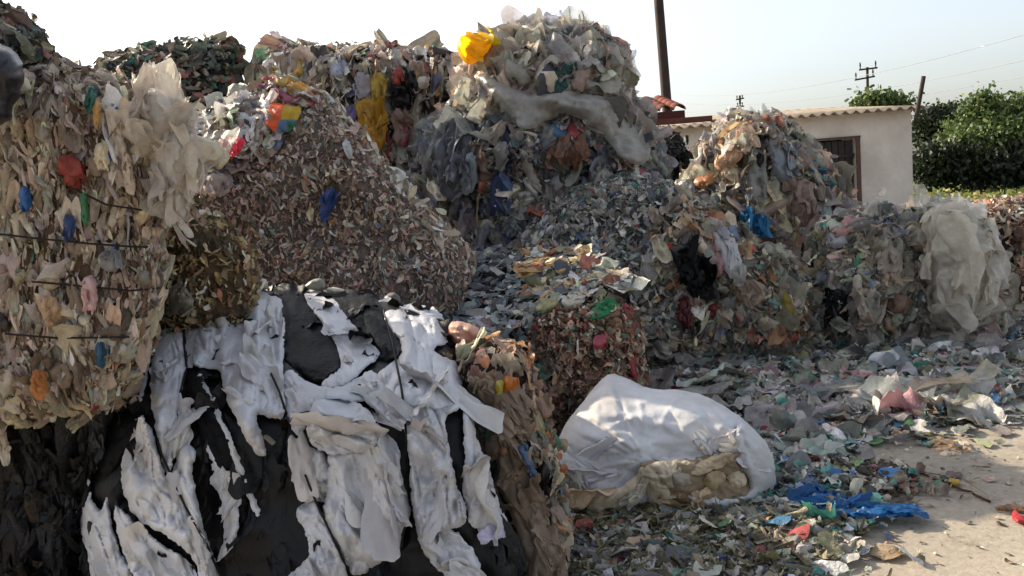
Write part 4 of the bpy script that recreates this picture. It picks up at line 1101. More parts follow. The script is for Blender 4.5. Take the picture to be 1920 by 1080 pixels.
# ================================================================== WHITE BALE
tw = thing('plastic_bale', 'nearest bale of folded dirty white sheets and black film, bound with dark wire', 'bale', b_white.base, 'bales and heaps of baled waste plastic')
mk('core', b_white.V, b_white.F, plastic('black film core', '0a0a0d', .5, 0, .6, 20, 0, spec=.3, stretch=(1, 1, .35)), tw)
std_scrap(tw, b_white, 20, [
    dict(kind='sheet', N=260, size=(.08, .22), palette=P_DARK, aspect=(.3, .6), spread=14, tilt=20, lift=(-.015, .012)),
    dict(kind='shred', N=46, size=(.03, .09), palette=pal('c9c6c6:3 9a928c:3 7a6a62:2'), aspect=(.15, .4), spread=60, tilt=30, lift=(-.002, .01))], None, 'black_scrap')
MB = [b_white.bvh]
sheets = [
 # name, outline, params
 ('white_sheet', [(530, 700), (545, 690), (560, 705), (590, 722), (625, 728), (662, 716), (690, 690), (715, 720), (700, 745), (670, 755), (640, 748), (610, 748), (592, 755), (575, 790), (570, 815), (555, 820), (545, 800), (535, 760)], dict(ang=60, dome=.02, crease=.02)),
 ('white_sheet', [(690, 690), (712, 705), (730, 735), (755, 755), (762, 785), (735, 800), (712, 780), (690, 755), (678, 740), (675, 712)], dict(ang=50, dome=.03, crease=.03, fw=14)),
 ('white_sheet', [(760, 750), (826, 770), (862, 752), (862, 770), (830, 780), (838, 820), (845, 858), (853, 890), (856, 915), (872, 940), (878, 980), (852, 992), (810, 1000), (787, 1015), (777, 980), (774, 955), (769, 917), (768, 867), (762, 817), (755, 790)], dict(ang=78, dome=.05, crease=.035, fw=20, fine=.6)),
 ('white_sheet', [(777, 985), (800, 1000), (850, 988), (885, 1028), (900, 1053), (908, 1120), (868, 1120), (835, 1080), (800, 1045), (785, 1018)], dict(ang=40, dome=.04, crease=.03, fw=14, fine=.6)),
 ('white_sheet', [(866, 765), (885, 752), (890, 800), (900, 840), (912, 867), (925, 907), (936, 949), (954, 985), (925, 994), (879, 990), (872, 942), (866, 910), (874, 870), (870, 820)], dict(ang=82, dome=.035, crease=.02, fl=120, fw=16)),
 ('white_sheet', [(264, 612), (284, 614), (286, 640), (287, 668), (278, 700), (273, 731), (266, 754), (258, 750), (264, 721), (261, 700), (248, 670), (262, 645)], dict(ang=98, dome=.03, crease=.015, fl=90, fw=10)),
 ('white_sheet', [(345, 597), (365, 581), (390, 576), (378, 604), (372, 640), (362, 690), (350, 688), (352, 660), (347, 630)], dict(ang=98, dome=.03, crease=.015, fw=14)),
 ('white_sheet', [(287, 637), (303, 612), (314, 597), (341, 591), (345, 637), (351, 666), (349, 690), (343, 707), (341, 745), (345, 752), (333, 769), (330, 804), (328, 833), (320, 890), (314, 896), (303, 862), (287, 783), (282, 752), (282, 715), (281, 690), (290, 665)], dict(ang=94, dome=.05, crease=.022, fl=110, fw=22)),
 ('white_sheet', [(280, 785), (262, 805), (243, 829), (243, 846), (230, 858), (226, 898), (228, 907), (236, 938), (249, 965), (280, 988), (307, 1003), (349, 1032), (366, 1055), (380, 1110), (420, 1110), (397, 1032), (380, 985), (372, 938), (364, 907), (360, 876), (368, 861), (366, 842), (349, 833), (334, 840), (322, 896), (312, 898), (303, 868)], dict(ang=75, dome=.06, crease=.03, fl=90, fw=26, fine=.6)),
 ('white_sheet', [(328, 835), (330, 800), (336, 775), (346, 760), (364, 766), (358, 790), (357, 815), (350, 834), (338, 838)], dict(ang=100, dome=.05, crease=.025, fl=60, fw=10)),
 ('white_sheet', [(210, 945), (232, 958), (255, 985), (285, 1005), (310, 1028), (345, 1045), (365, 1065), (380, 1120), (262, 1120), (250, 1078), (232, 1040), (220, 1000)], dict(ang=70, dome=.02, crease=.018, fw=36)),
 ('white_sheet', [(160, 876), (170, 880), (169, 913), (178, 950), (193, 955), (199, 926), (206, 955), (211, 990), (225, 1032), (250, 1080), (262, 1130), (182, 1130), (170, 1078), (161, 1028), (153, 1013), (144, 980), (136, 924), (143, 900)], dict(ang=72, dome=.05, crease=.025, fl=90, fw=16, fine=.6)),
 ('white_strip', [(374, 700), (382, 708), (401, 750), (425, 800), (446, 850), (463, 900), (479, 940), (490, 964), (484, 973), (474, 955), (455, 907), (436, 860), (417, 815), (398, 770), (383, 727), (368, 706)], dict(ang=62, dome=.035, crease=.01, dpx=7, fl=100, fw=8)),
 ('white_sheet', [(383, 832), (397, 842), (410, 868), (420, 874), (434, 886), (442, 901), (446, 938), (448, 1001), (434, 1030), (421, 1043), (408, 1056), (405, 1046), (419, 1022), (420, 980), (414, 938), (405, 915), (392, 905), (399, 886), (398, 872)], dict(ang=85, dome=.05, crease=.014, fl=140, fw=9, dpx=10)),
 ('white_sheet', [(372, 588), (400, 563), (430, 549), (475, 544), (512, 554), (533, 564), (535, 628), (531, 690), (534, 740), (536, 784), (510, 786), (478, 771), (490, 810), (502, 850), (492, 859), (481, 852), (456, 812), (440, 780), (422, 745), (416, 700), (404, 692), (385, 692), (364, 690), (362, 655), (368, 620)], dict(ang=86, dome=.06, crease=.034, fl=120, fw=30, fine=.5)),
 ('white_sheet', [(565, 551), (583, 538), (604, 543), (612, 562), (627, 562), (650, 591), (667, 616), (712, 657), (710, 672), (689, 684), (662, 716), (625, 729), (597, 723), (625, 699), (642, 687), (629, 645), (612, 618), (583, 576)], dict(ang=48, dome=.04, crease=.024, fl=100, fw=18)),
 ('white_sheet', [(717, 593), (725, 580), (750, 580), (762, 570), (792, 571), (814, 576), (834, 597), (838, 614), (843, 645), (814, 650), (812, 660), (865, 682), (867, 728), (864, 753), (826, 772), (790, 766), (757, 758), (735, 745), (712, 735), (704, 700), (730, 687), (754, 665), (752, 641), (729, 618)], dict(ang=70, dome=.04, crease=.018, fl=90, fw=34, fine=.5)),
 ('white_sheet', [(550, 965), (569, 940), (592, 942), (606, 960), (627, 1013), (648, 1053), (665, 1130), (535, 1130), (538, 1076), (565, 1063), (582, 1034), (577, 1009), (562, 980)], dict(ang=66, dome=.05, crease=.03, fl=90, fw=20, fine=.6)),
 ('white_sheet', [(610, 850), (660, 843), (696, 836), (703, 785), (729, 817), (750, 835), (748, 877), (758, 910), (766, 938), (770, 972), (751, 1001), (741, 1028), (729, 1042), (708, 1059), (680, 1078), (660, 1078), (646, 1047), (625, 1017), (604, 963), (610, 930), (617, 877)], dict(ang=66, dome=.06, crease=.036, fl=110, fw=26, fine=.5)),
 ('white_sheet', [(548, 854), (562, 843), (587, 836), (613, 852), (628, 888), (626, 924), (610, 940), (587, 942), (569, 942), (547, 910)], dict(ang=88, dome=.06, crease=.028, fl=60, fw=14, off=.03)),
 ('white_sheet', [(575, 790), (583, 762), (596, 744), (618, 750), (658, 746), (683, 762), (703, 783), (708, 820), (702, 846), (660, 852), (620, 854), (587, 838), (576, 821)], dict(ang=20, dome=.09, crease=.06, fl=44, fw=32, off=.03, fine=.8)),
 ('lilac_sheet', [(893, 1010), (905, 990), (925, 980), (937, 988), (962, 992), (964, 1008), (930, 1010), (905, 1024)], dict(ang=10, dome=.02, crease=.012, fw=14, off=.05)),
]
blacks = [
 ('black_sheet', [(504, 545), (529, 529), (560, 536), (575, 530), (583, 540), (565, 555), (583, 578), (612, 618), (630, 645), (642, 687), (625, 702), (598, 721), (583, 717), (552, 694), (530, 676), (530, 562)], dict(ang=70, dome=.05, crease=.018, fl=90, fw=30)),
 ('black_sheet', [(612, 551), (646, 541), (696, 546), (718, 576), (722, 603), (740, 624), (755, 645), (753, 670), (729, 681), (706, 675), (712, 657), (667, 616), (625, 564)], dict(ang=55, dome=.05, crease=.018, fl=90, fw=30)),
 ('black_sheet', [(345, 700), (372, 688), (396, 700), (412, 750), (440, 830), (470, 930), (462, 985), (420, 1000), (395, 900), (372, 810), (350, 760)], dict(ang=75, dome=.02, crease=.016, fl=110, fw=26)),
 ('black_sheet', [(175, 750), (205, 690), (252, 680), (276, 760), (268, 800), (232, 860), (200, 900), (178, 870)], dict(ang=92, dome=.03, crease=.02, fl=110, fw=24)),
]
KEEP = list(MB)
for k, (nm, poly, kw) in enumerate(blacks[2:]):
    kw = dict(kw); drape(nm, poly, MB, tw, BLACK, res=5, seed=500 + k, keep=KEEP, rough=2, **kw)
P_WHITE = pal('c6c6ca:5 bdbcc0:4 c6c3c2:1.5', 1)
WHITEP = plastic('white film folds', None, .38, .05, .22, 60, .6, 4, dirtcol=(.58, .52, .46), spec=.45)
lil = plastic('film lilac', 'c6c2de', .4, .15, .4, 42, .25, 11)
for k, (nm, poly, kw) in enumerate(sheets):
    kw = dict(off=.03, res=2.8, rough=3.4, dpx=9, tuck=.04) | dict(kw); kw['crease'] = kw['crease'] * 1.3; kw['fw'] = kw.get('fw', 22) * 1.15; kw['long'] = 1.7; kw['free'] = True; kw['off'] = max(kw['off'], .02)
    o = drape(nm, poly, MB, tw, lil if nm == 'lilac_sheet' else WHITE, seed=520 + k, keep=KEEP, **kw)
    if nm == 'white_sheet':
        me = o.data; V_ = np.array([v.co for v in me.vertices]) + ORG[o.name]; F_ = np.array([p.vertices[:] for p in me.polygons])
        q = project(V_); area = (q.max(0) - q.min(0)).prod()
        folds_on(o, V_, F_, max(2, int(area / 9000)), (.12, .32), P_WHITE, WHITEP, 700 + k * 3, kw['ang'], margin=(np.array(poly), 14), aspect=(.25, .5), spread=8, tilt=5, lift=(-.008, .004))
for k, (nm, poly, kw) in enumerate(blacks[:2]):
    kw = dict(kw) | dict(off=.015, crease=.012, fw=44, dome=.05)
    drape(nm, poly, KEEP, tw, BLACK, res=4.2, seed=540 + k, keep=KEEP, rough=2, **kw)
for ln in ([(344, 575), (345, 640), (350, 690), (338, 735)], [(281, 770), (302, 850), (322, 895), (350, 955), (385, 1015), (418, 1090)],
           [(508, 700), (524, 735), (538, 778), (546, 805)], [(572, 890), (594, 945), (626, 1012), (664, 1095)],
           [(718, 578), (735, 640), (745, 690), (752, 725), (759, 775), (765, 890), (774, 972), (783, 1015)]):
    wire('binding_wire', ln, KEEP, tw, .0042, .012)
# ================================================================== BULK BAG
def Odepth(x, y):
    return np.interp(y, [690, 730, 780, 830, 870, 980], [4.8, 4.52, 4.3, 4.18, 4.13, 4.15]) + np.interp(x, [1040, 1120], [.12, 0])
b_bag = mound([(1040, 985), (1036, 900), (1038, 840), (1062, 790), (1095, 752), (1122, 716), (1144, 698), (1180, 712), (1215, 729), (1290, 731), (1342, 750), (1392, 784),
               (1424, 814), (1444, 842), (1454, 880), (1452, 915), (1436, 940), (1400, 962), (1350, 985), (1200, 1000), (1100, 1000)],
              4, .22, D=50, res=4, depth=Odepth, bump=.006, bfreq=4, rough=1.5, seed=40, backT=1.6, drop=980, wr=13, wang=30, wwl=(150, 80, 40))
# long soft folds radiating over the cloth
q = project(b_bag.V); a = np.arctan2(q[:, 1] - 860, q[:, 0] - 1210); rr = np.hypot(q[:, 1] - 860, q[:, 0] - 1210)
fold = ridge(np.stack([a * 3.2, rr / 260, np.zeros(len(a))], 1)) * np.clip(rr / 80, .3, 1) * .012 + ridge(np.stack([q[:, 0] / 90, q[:, 1] / 34 + q[:, 0] / 120, np.ones(len(a))], 1)) * .014
fr = np.zeros(len(b_bag.V), bool); fr[np.unique(b_bag.F[:b_bag.nfront])] = True
dv = CAM - b_bag.V; dv /= np.linalg.norm(dv, axis=1)[:, None]
crs = 0
for A_, B_, dp in [((1205, 862), (1055, 800), 1), ((1205, 862), (1070, 850), 1), ((1205, 860), (1098, 775), 1.1), ((1203, 858), (1140, 735), .9), ((1200, 862), (1090, 905), 1.1),
                   ((1210, 866), (1372, 838), 1.2), ((1290, 742), (1384, 800), .8), ((1255, 752), (1375, 818), .8), ((1225, 775), (1300, 815), .7), ((1145, 706), (1180, 790), .7),
                   ((1380, 790), (1392, 880), 1.1), ((1100, 930), (1180, 905), 1), ((1340, 765), (1420, 850), .8), ((1150, 800), (1240, 830), .8), ((1050, 880), (1110, 940), .9)]:
    A_, B_ = np.array(A_, float), np.array(B_, float); v_ = B_ - A_; l_ = np.linalg.norm(v_); n_ = np.array([-v_[1], v_[0]]) / l_
    tt = ((q - A_) @ v_) / l_ ** 2; sd = (q - A_) @ n_ + 9 * perlin(np.stack([tt * 2.2, np.full(len(q), l_), np.zeros(len(q))], 1))
    k_ = np.clip(tt * 5, 0, 1) * np.clip((1 - tt) * 2.2, 0, 1) * (tt > 0) * (tt < 1)
    crs = crs + dp * k_ * (.016 * np.exp(-((sd - 9) / 8.5) ** 2) - .016 * np.exp(-(sd / 3.6) ** 2) - .004 * np.exp(-((sd + 10) / 9) ** 2))
b_bag.V += dv * ((fold + crs) * fr)[:, None]
CLOTH = plastic('woven white cloth', 'd0d0d2', .6, .1, .16, 40, .7, 3, dirtcol=(.62, .56, .5), spec=.2, weave=120)
CLOTH2 = plastic('woven cloth folds', None, .6, .1, .35, 22, .4, 5, dirtcol=(.62, .56, .5), spec=.2, weave=120)
BEIGE = plastic('dirty paper', 'cbbca4', .7, .1, .6, 30, .6, 9, spec=.15)
to = thing('bulk_bag', 'big slumped white woven bulk bag torn open at the front, on the litter', 'bulk bag', b_bag.base)
mk('cloth', b_bag.V, b_bag.F, CLOTH, to)
OB = [b_bag.bvh]; OK = list(OB)
pieces_drape(to, OB, [
    ('torn_opening', [(1196, 868), (1215, 864), (1300, 862), (1372, 836), (1384, 872), (1404, 900), (1412, 925), (1384, 952), (1340, 945), (1290, 935), (1240, 945), (1200, 915)], '6a543c',
     dict(off=.025, dome=.01, crease=.03, fw=16, ang=15, mat=plastic('torn beige', '8c7a62', .8, 0, .6, 30, .6, 9), res=4, nofold=1)),
    ('torn_paper', [(1204, 874), (1250, 862), (1300, 864), (1294, 882), (1262, 890), (1284, 908), (1240, 918), (1208, 900)], 'd2c4ac', dict( off=.05, dome=.03, crease=.03, fw=12, ang=20, res=3.2, nofold=1, free=True, long=1.5)),
    ('torn_paper', [(1298, 868), (1372, 842), (1378, 862), (1340, 884), (1296, 896)], 'cbb89a', dict(off=.06, dome=.02, ang=-15, fw=12, res=3.2, nofold=1, free=True, long=1.5)),
    ('torn_paper', [(1250, 890), (1292, 884), (1302, 906), (1262, 918)], 'a89e92', dict(off=.05, dome=.03, res=3.2, nofold=1, free=True, long=1.5)),
    ('torn_paper', [(1316, 892), (1352, 880), (1364, 904), (1328, 922)], 'b5a07c', dict(off=.05, dome=.05, res=3.2, nofold=1, free=True, long=1.5)),
    ('torn_paper', [(1360, 886), (1390, 882), (1402, 908), (1374, 920)], 'd2c2a6', dict(off=.05, dome=.06, res=3.2, nofold=1, free=True, long=1.5)),
    ('cloth_flap', [(1374, 836), (1384, 784), (1410, 803), (1444, 838), (1456, 880), (1453, 914), (1430, 944), (1366, 968), (1320, 956), (1288, 940), (1290, 922), (1340, 934), (1392, 930), (1410, 908), (1394, 880), (1382, 860)], '',
     dict(mat=CLOTH, off=.035, dome=.045, crease=.03, ang=70, fw=22, fl=80, res=5)),
    ('cloth_fold', [(1075, 948), (1150, 922), (1192, 892), (1206, 870), (1214, 890), (1180, 930), (1130, 962), (1095, 972)], '', dict(mat=BEIGE, off=.06, dome=.04, ang=-28, fw=14, res=5)),
    ('cloth_fold', [(1152, 936), (1172, 928), (1200, 895), (1220, 882), (1226, 900), (1196, 945), (1176, 972), (1150, 960)], 'cfc6b6', dict(off=.05, dome=.05, ang=-45, fw=14, res=5)),
    ('cloth_fold', [(1212, 890), (1240, 905), (1262, 925), (1240, 962), (1215, 950)], '', dict(mat=BEIGE, off=.06, dome=.05, ang=80, fw=10, res=5)),
    ('cloth_side', [(1036, 860), (1058, 862), (1070, 905), (1084, 945), (1110, 968), (1080, 985), (1048, 985), (1032, 930)], '9a9484', dict(off=.02, dome=.04, ang=75, fw=18, res=5)),
], 430)
TORN = [(1200, 866), (1300, 858), (1376, 836), (1392, 872), (1408, 905), (1404, 928), (1372, 945), (1290, 940), (1225, 948), (1196, 915)]
sc = Scatter()
P_PAPER = pal('bfa98c:5 cdbb9f:4 a08a6c:3 9a8a76:2 d8cbb4:3', 1.1)
pieces(sc, b_bag, 'sheet', 4, (.16, .3), P_PAPER, 77, aspect=(.35, .6), up=(1, 0, .15), spread=24, tilt=12, lift=(.015, .04), region=TORN, zs=.8, two=0, jit=.1)
pieces(sc, b_bag, 'lump', 3, (.04, .08), P_PAPER, 78, aspect=(.6, .9), spread=60, lift=(.02, .05), region=TORN, jit=.1)
pieces(sc, b_bag, 'sheet', 3, (.14, .28), P_PAPER, 79, aspect=(.25, .5), up=(1, 0, .2), spread=20, tilt=12, lift=(.01, .04), region=[(1080, 930), (1190, 890), (1260, 920), (1260, 975), (1090, 985)], zs=1.0, two=0, jit=.1)
o = sc.build('torn_paper', SCRAP, to, floor=.005); o['kind'] = 'stuff'
sc = Scatter()
P_CL = pal('d2d4dc:5 c8c8cc:3 d8d4cc:2', 1)
pieces(sc, b_bag, 'sheet', 26, (.12, .3), P_CL, 80, aspect=(.2, .4), up=(1, 0, -.5), spread=16, tilt=7, lift=(-.006, .008), region=[(1050, 830), (1200, 850), (1380, 800), (1440, 860), (1445, 930), (1380, 955), (1400, 880), (1370, 835), (1200, 870), (1100, 940), (1050, 930)], zs=.7, two=0, jit=.03)
o = sc.build('cloth_fold', CLOTH2, to, floor=.005); o['kind'] = 'stuff'

# ================================================================== THE GROUND LITTER
GB = BVHTree.FromPolygons([(-60, -5, 0), (60, -5, 0), (60, 120, 0), (-60, 120, 0)], [(0, 1, 2, 3)])
def ground_points(poly, N, g):
    poly = np.asarray(poly, float)
    C4 = np.array([G(*p)[:2] for p in densify(poly, 30)])
    lo, hi = C4.min(0), C4.max(0); out = []
    tot = 0
    while tot < N:
        q = g.uniform(lo, hi, (N * 3, 2)); V = np.concatenate([q, np.zeros((len(q), 1))], 1)
        q = V[inside(project(V), poly)]; out.append(q); tot += len(q)
    return np.concatenate(out)[:N]

def litter(sc, poly, kind, N, size, palette, seed, aspect=(.4, .9), tilt=18, zr=(.004, .03), zs=.8, clump=0., clump_f=1.3, jit=.25, thin=None):
    g = np.random.default_rng(seed)
    p = ground_points(poly, N * (3 if clump else 1), g)
    if clump:
        w = fbm(np.concatenate([p[:, :2] * clump_f, np.full((len(p), 1), 4.)], 1), 3)
        p = p[np.argsort(-(w + g.normal(0, clump, len(p))))[:N]]
    N = len(p); a = g.uniform(0, 2 * math.pi, N)
    Y = np.stack([np.cos(a), np.sin(a), np.zeros(N)], 1); n = np.tile([0, 0, 1.], (N, 1)); X = np.cross(Y, n)
    for _ in range(2):
        b = np.radians(g.normal(0, tilt, N))[:, None]
        X, n = X * np.cos(b) + n * np.sin(b), -X * np.sin(b) + n * np.cos(b)
        X, Y = Y, -X
    l = g.uniform(*size, N) * np.exp(g.normal(0, .25, N)); w = l * g.uniform(*aspect, N)
    p[:, :2] += g.normal(0, 1, (N, 2)) * (.05 * np.exp(g.normal(0, .75, N)))[:, None]
    p[:, 2] = g.uniform(*zr, N) + .12 * l
    sc.add(kind, p, X, Y, n, w, l, np.minimum(w, l) * zs, colours(palette, N, g, jit), g, .15, colours(palette, N, g, jit))

sc = Scatter()
P_DRY = pal('7a7460:5 8f8a70:3 5a5646:4 9a927a:3 464238:3 b5ae9e:2 6a7f66:.6', 1)
far_field = [(1195, 640), (1500, 640), (1700, 640), (1960, 620), (1960, 740), (1800, 790), (1640, 805), (1560, 850), (1500, 890), (1440, 860), (1400, 780), (1300, 720), (1200, 720)]
mid_field = [(1400, 770), (1640, 790), (1580, 880), (1660, 930), (1620, 960), (1560, 1000), (1300, 985), (1400, 960), (1460, 920), (1450, 840)]
near_field = [(1040, 980), (1250, 960), (1500, 955), (1590, 985), (1560, 1050), (1530, 1110), (960, 1110)]
gap_field = [(1040, 780), (1200, 700), (1240, 720), (1120, 720), (1060, 790), (1030, 840), (1000, 800)]
litter(sc, far_field, 'flat', 4600, (.04, .15), P_LITTER, 1, clump=.5)
litter(sc, far_field, 'flake', 5200, (.03, .1), P_LITTER, 2, tilt=30, zr=(.004, .07), clump=.4)
litter(sc, far_field, 'sheet', 190, (.1, .26), pal('a5a6a2:4 bdbcb6:4 cfcfcc:4 8a8d8b:3 b0a098:2 6a8a8c:.6 b58a92:.5 9aa0ac:1.5', .85), 3, tilt=15, zr=(.015, .06), zs=.8, clump=.5)
litter(sc, far_field, 'lump', 170, (.06, .2), P_LITTER, 4, tilt=40, zr=(.0, .05), clump=.5)
litter(sc, [(1500, 620), (1960, 600), (1960, 700), (1500, 700)], 'flake', 1300, (.05, .14), P_LITTER, 5, tilt=30, zr=(.0, .08))
litter(sc, mid_field, 'flat', 1000, (.03, .12), P_LITTER, 6)
litter(sc, mid_field, 'flake', 1300, (.025, .1), pal('8a8d8b:4 6e7371:3 3f8078:1.6 3d6a9a:1.2 a5a6a2:3 bdbcb6:2 4a4a44:3 7a7a60:1.5 6a9a96:1.5'), 7, tilt=30, zr=(.003, .05))
litter(sc, near_field, 'shred', 2600, (.03, .12), P_DRY, 8, aspect=(.08, .25), tilt=28, zr=(.003, .05))
litter(sc, near_field, 'flake', 2600, (.02, .08), pal('7a7a70:4 9a9a94:3 6f6a4e:4 4f4c38:3 b5b5b2:2 5a5f74:1 8a4a4a:.5 3f7a70:.6 3d5a9a:.5'), 9, tilt=28, zr=(.003, .04))
litter(sc, near_field, 'flat', 500, (.05, .15), P_LITTER, 10, tilt=14)
litter(sc, gap_field, 'flake', 700, (.03, .1), pal('4a4a48:4 33343a:4 6a6a66:2'), 11, tilt=30)
litter(sc, [(1560, 780), (1960, 740), (1960, 800), (1700, 850), (1600, 870)], 'flat', 260, (.02, .1), P_LITTER, 12, tilt=8, clump=.6)
litter(sc, [(1560, 830), (1960, 800), (1960, 1110), (1560, 1110)], 'flake', 170, (.01, .03), pal('8a7a68:4 a5968a:3 5a5048:2 cdc5b8:1.5 8a7a6a:2'), 13, tilt=20, zr=(.002, .006))
litter(sc, [(1540, 870), (1700, 880), (1720, 930), (1600, 960)], 'flake', 360, (.02, .07), pal('5a5048:4 7a7068:3 3f7a70:1 4a4038:3 bdb5a8:1 b08a90:1'), 14, tilt=28, zr=(.003, .03))
litter(sc, [(1540, 850), (1600, 840), (1850, 880), (1900, 960), (1700, 950), (1560, 900)], 'shred', 70, (.04, .12), pal('5a4a38:4 7a6a50:3'), 15, aspect=(.06, .12), tilt=10, zr=(.002, .01))
o = sc.build('litter', SCRAP, None, floor=.004); o['kind'] = 'stuff'
sc = Scatter()
P_CLEAR = pal('b5b8b8:5 c6c6c2:4 a3a8ac:3 b8aea6:1.5', 1)
litter(sc, far_field, 'sheet', 110, (.15, .4), P_CLEAR, 21, tilt=12, zr=(.02, .06), zs=.5, clump=.5)
litter(sc, mid_field, 'sheet', 26, (.1, .25), pal('9ab0b4:4 b5b8b8:3 6a9aa4:2 8a9ab4:2', 1), 22, tilt=12, zr=(.02, .05), zs=.5)
litter(sc, near_field, 'sheet', 26, (.06, .18), P_CLEAR, 23, tilt=14, zr=(.01, .04), zs=.6)
o = sc.build('loose_film', FSCR, None, floor=.004); o['kind'] = 'stuff'

def on_ground(name, poly, color, label, cat, **kw):
    nm = name
    kw = dict(off=.05, dome=.05, res=4, ang=8, fl=60, fw=16) | kw
    mat = kw.pop('mat', None) or plastic('sheet ' + color + ' g', color, kw.pop('rough_', .42), kw.pop('transl', .2), .4, 45, .25, 9)
    return tag(drape(nm, poly, [GB], None, mat, hexcol=color, **kw), label, cat)

on_ground('blue_net_bag', [(1480, 928), (1492, 904), (1512, 898), (1540, 912), (1580, 930), (1640, 938), (1690, 946), (1718, 944), (1722, 958), (1700, 968), (1640, 970), (1560, 968), (1500, 955)],
          '1f5f9c', 'flattened bright blue net bag with a frayed end on the concrete', 'bag', dome=.06, off=.15, crease=.03, ang=6, fl=140, fw=9, transl=.3, seed=3)
on_ground('green_film', [(1466, 985), (1482, 972), (1512, 974), (1530, 985), (1522, 1002), (1484, 1003)], '1f8a5a', 'shiny green film scrap below the blue net bag', 'film', seed=4)
on_ground('pale_bag', [(1480, 745), (1486, 715), (1515, 703), (1555, 706), (1588, 725), (1600, 752), (1560, 765), (1500, 768)], 'b4afae', 'pale grey filled plastic bag among the litter, pink film on its flank', 'bag', dome=.16, dpx=24, seed=5, off=.03)
on_ground('pink_film', [(1526, 752), (1550, 735), (1590, 732), (1612, 745), (1600, 768), (1560, 778), (1530, 770)], 'b07a9a', 'pink film crumpled against the pale grey bag', 'film', off=.12, dome=.06, seed=6)
on_ground('red_bag', [(1484, 800), (1490, 775), (1506, 768), (1528, 778), (1534, 800), (1510, 808)], '9a2434', 'dark red plastic bag in the litter below the pale grey bag', 'bag', dome=.09, off=.02, seed=7)
on_ground('olive_bag', [(1644, 800), (1652, 778), (1672, 774), (1702, 786), (1700, 806), (1672, 812)], '8a8a34', 'olive yellow plastic bag at the edge of the litter', 'bag', dome=.08, off=.02, seed=8)
on_ground('clear_bag', [(1690, 790), (1715, 776), (1740, 786), (1732, 800), (1700, 804)], 'a5a8a8', 'clear grey plastic bag beside the olive yellow one', 'bag', dome=.06, seed=9)
on_ground('magenta_scrap', [(1250, 720), (1262, 712), (1290, 716), (1296, 728), (1262, 734)], '8a3450', 'magenta film scrap just behind the white bulk bag', 'film', dome=.05, off=.03, seed=10)
on_ground('black_bucket_lid', [(1380, 772), (1396, 752), (1424, 746), (1440, 758), (1444, 800), (1440, 815), (1420, 800)], '23242c', 'dark rubber sheet bulging up behind the white bulk bag', 'rubber sheet', dome=.14, dpx=20, off=.06, seed=11)
on_ground('maroon_sheet', [(1448, 850), (1462, 836), (1482, 852), (1488, 880), (1480, 902), (1456, 906)], '5a3430', 'maroon brown sack scrap against the right side of the white bulk bag', 'sack', dome=.12, dpx=16, off=.04, seed=12)
on_ground('blue_film', [(1168, 1050), (1175, 1030), (1200, 1022), (1222, 1030), (1216, 1052), (1190, 1060)], '2f7ac0', 'small bright blue film scrap at the bottom, in front of the white bulk bag', 'film', dome=.03, seed=13)
on_ground('dark_blue_film', [(1290, 1040), (1300, 1020), (1330, 1024), (1338, 1040), (1310, 1048)], '3a4a8a', 'dark blue film scrap on the dry litter in front of the bulk bag', 'film', dome=.02, seed=14)
on_ground('red_film', [(1296, 1072), (1310, 1058), (1336, 1062), (1342, 1085), (1310, 1090)], 'a03a3c', 'red film scrap at the bottom frame edge', 'film', dome=.02, seed=15)
on_ground('green_net', [(1508, 1078), (1520, 1064), (1548, 1062), (1556, 1076), (1540, 1095), (1515, 1095)], '3a8a6e', 'sea green net scrap at the bottom frame edge', 'net', dome=.02, seed=16)
on_ground('lilac_film', [(1060, 1020), (1085, 1000), (1130, 1002), (1140, 1030), (1110, 1050), (1075, 1045)], '9a9aac', 'crumpled lilac grey film on the ground next to the brownish bale', 'film', dome=.04, crease=.03, seed=17)
on_ground('white_sheet', [(1340, 628), (1352, 620), (1385, 640), (1408, 660), (1400, 682), (1378, 668), (1358, 660)], 'c2c4ce', 'white plastic sheet standing in the litter before the mixed bale', 'sheet', dome=.1, off=.15, seed=18, ang=40)
on_ground('white_scrap', [(1728, 640), (1742, 624), (1748, 640), (1742, 660), (1732, 658)], 'c9cacc', 'small white flap sticking up before the low bale at right', 'scrap', dome=.1, off=.1, seed=19, ang=70)
on_ground('cardboard_scrap', [(1740, 842), (1752, 828), (1780, 822), (1806, 826), (1826, 840), (1815, 850), (1780, 848)], 'cdb08c', 'sunlit tan cardboard pieces piled alone on the concrete', 'cardboard', dome=.05, off=.02, seed=20)
on_ground('cardboard_scrap', [(1758, 850), (1775, 844), (1804, 846), (1800, 854), (1772, 858)], 'd8c8b0', 'flat cream cardboard piece lying before the sunlit tan pieces', 'cardboard', dome=.025, off=.01, seed=21)
on_ground('red_wrapper', [(1700, 892), (1708, 886), (1722, 890), (1720, 902), (1706, 904)], 'd02c34', 'small bright red wrapper on the sunlit concrete', 'wrapper', dome=.02, res=3, seed=22)
on_ground('yellow_wrapper', [(1776, 900), (1786, 894), (1800, 898), (1796, 906), (1780, 907)], 'b8962c', 'small yellow wrapper on the sunlit concrete', 'wrapper', dome=.015, res=3, seed=23)
on_ground('grey_scrap', [(1770, 890), (1790, 880), (1808, 892), (1800, 898), (1778, 898)], '6a5a58', 'grey brown scrap lying behind the yellow wrapper', 'scrap', dome=.03, res=3, seed=24)
on_ground('red_strip', [(1892, 962), (1900, 955), (1912, 965), (1930, 972), (1930, 982), (1905, 978)], 'b0383c', 'red plastic strip at the right edge of the concrete', 'strip', dome=.015, res=3, seed=25)
on_ground('brown_strip', [(1860, 950), (1880, 944), (1930, 950), (1930, 960), (1885, 960)], '7a5a40', 'brown flattened strip at the right edge, behind the red strip', 'strip', dome=.02, res=3, seed=26)
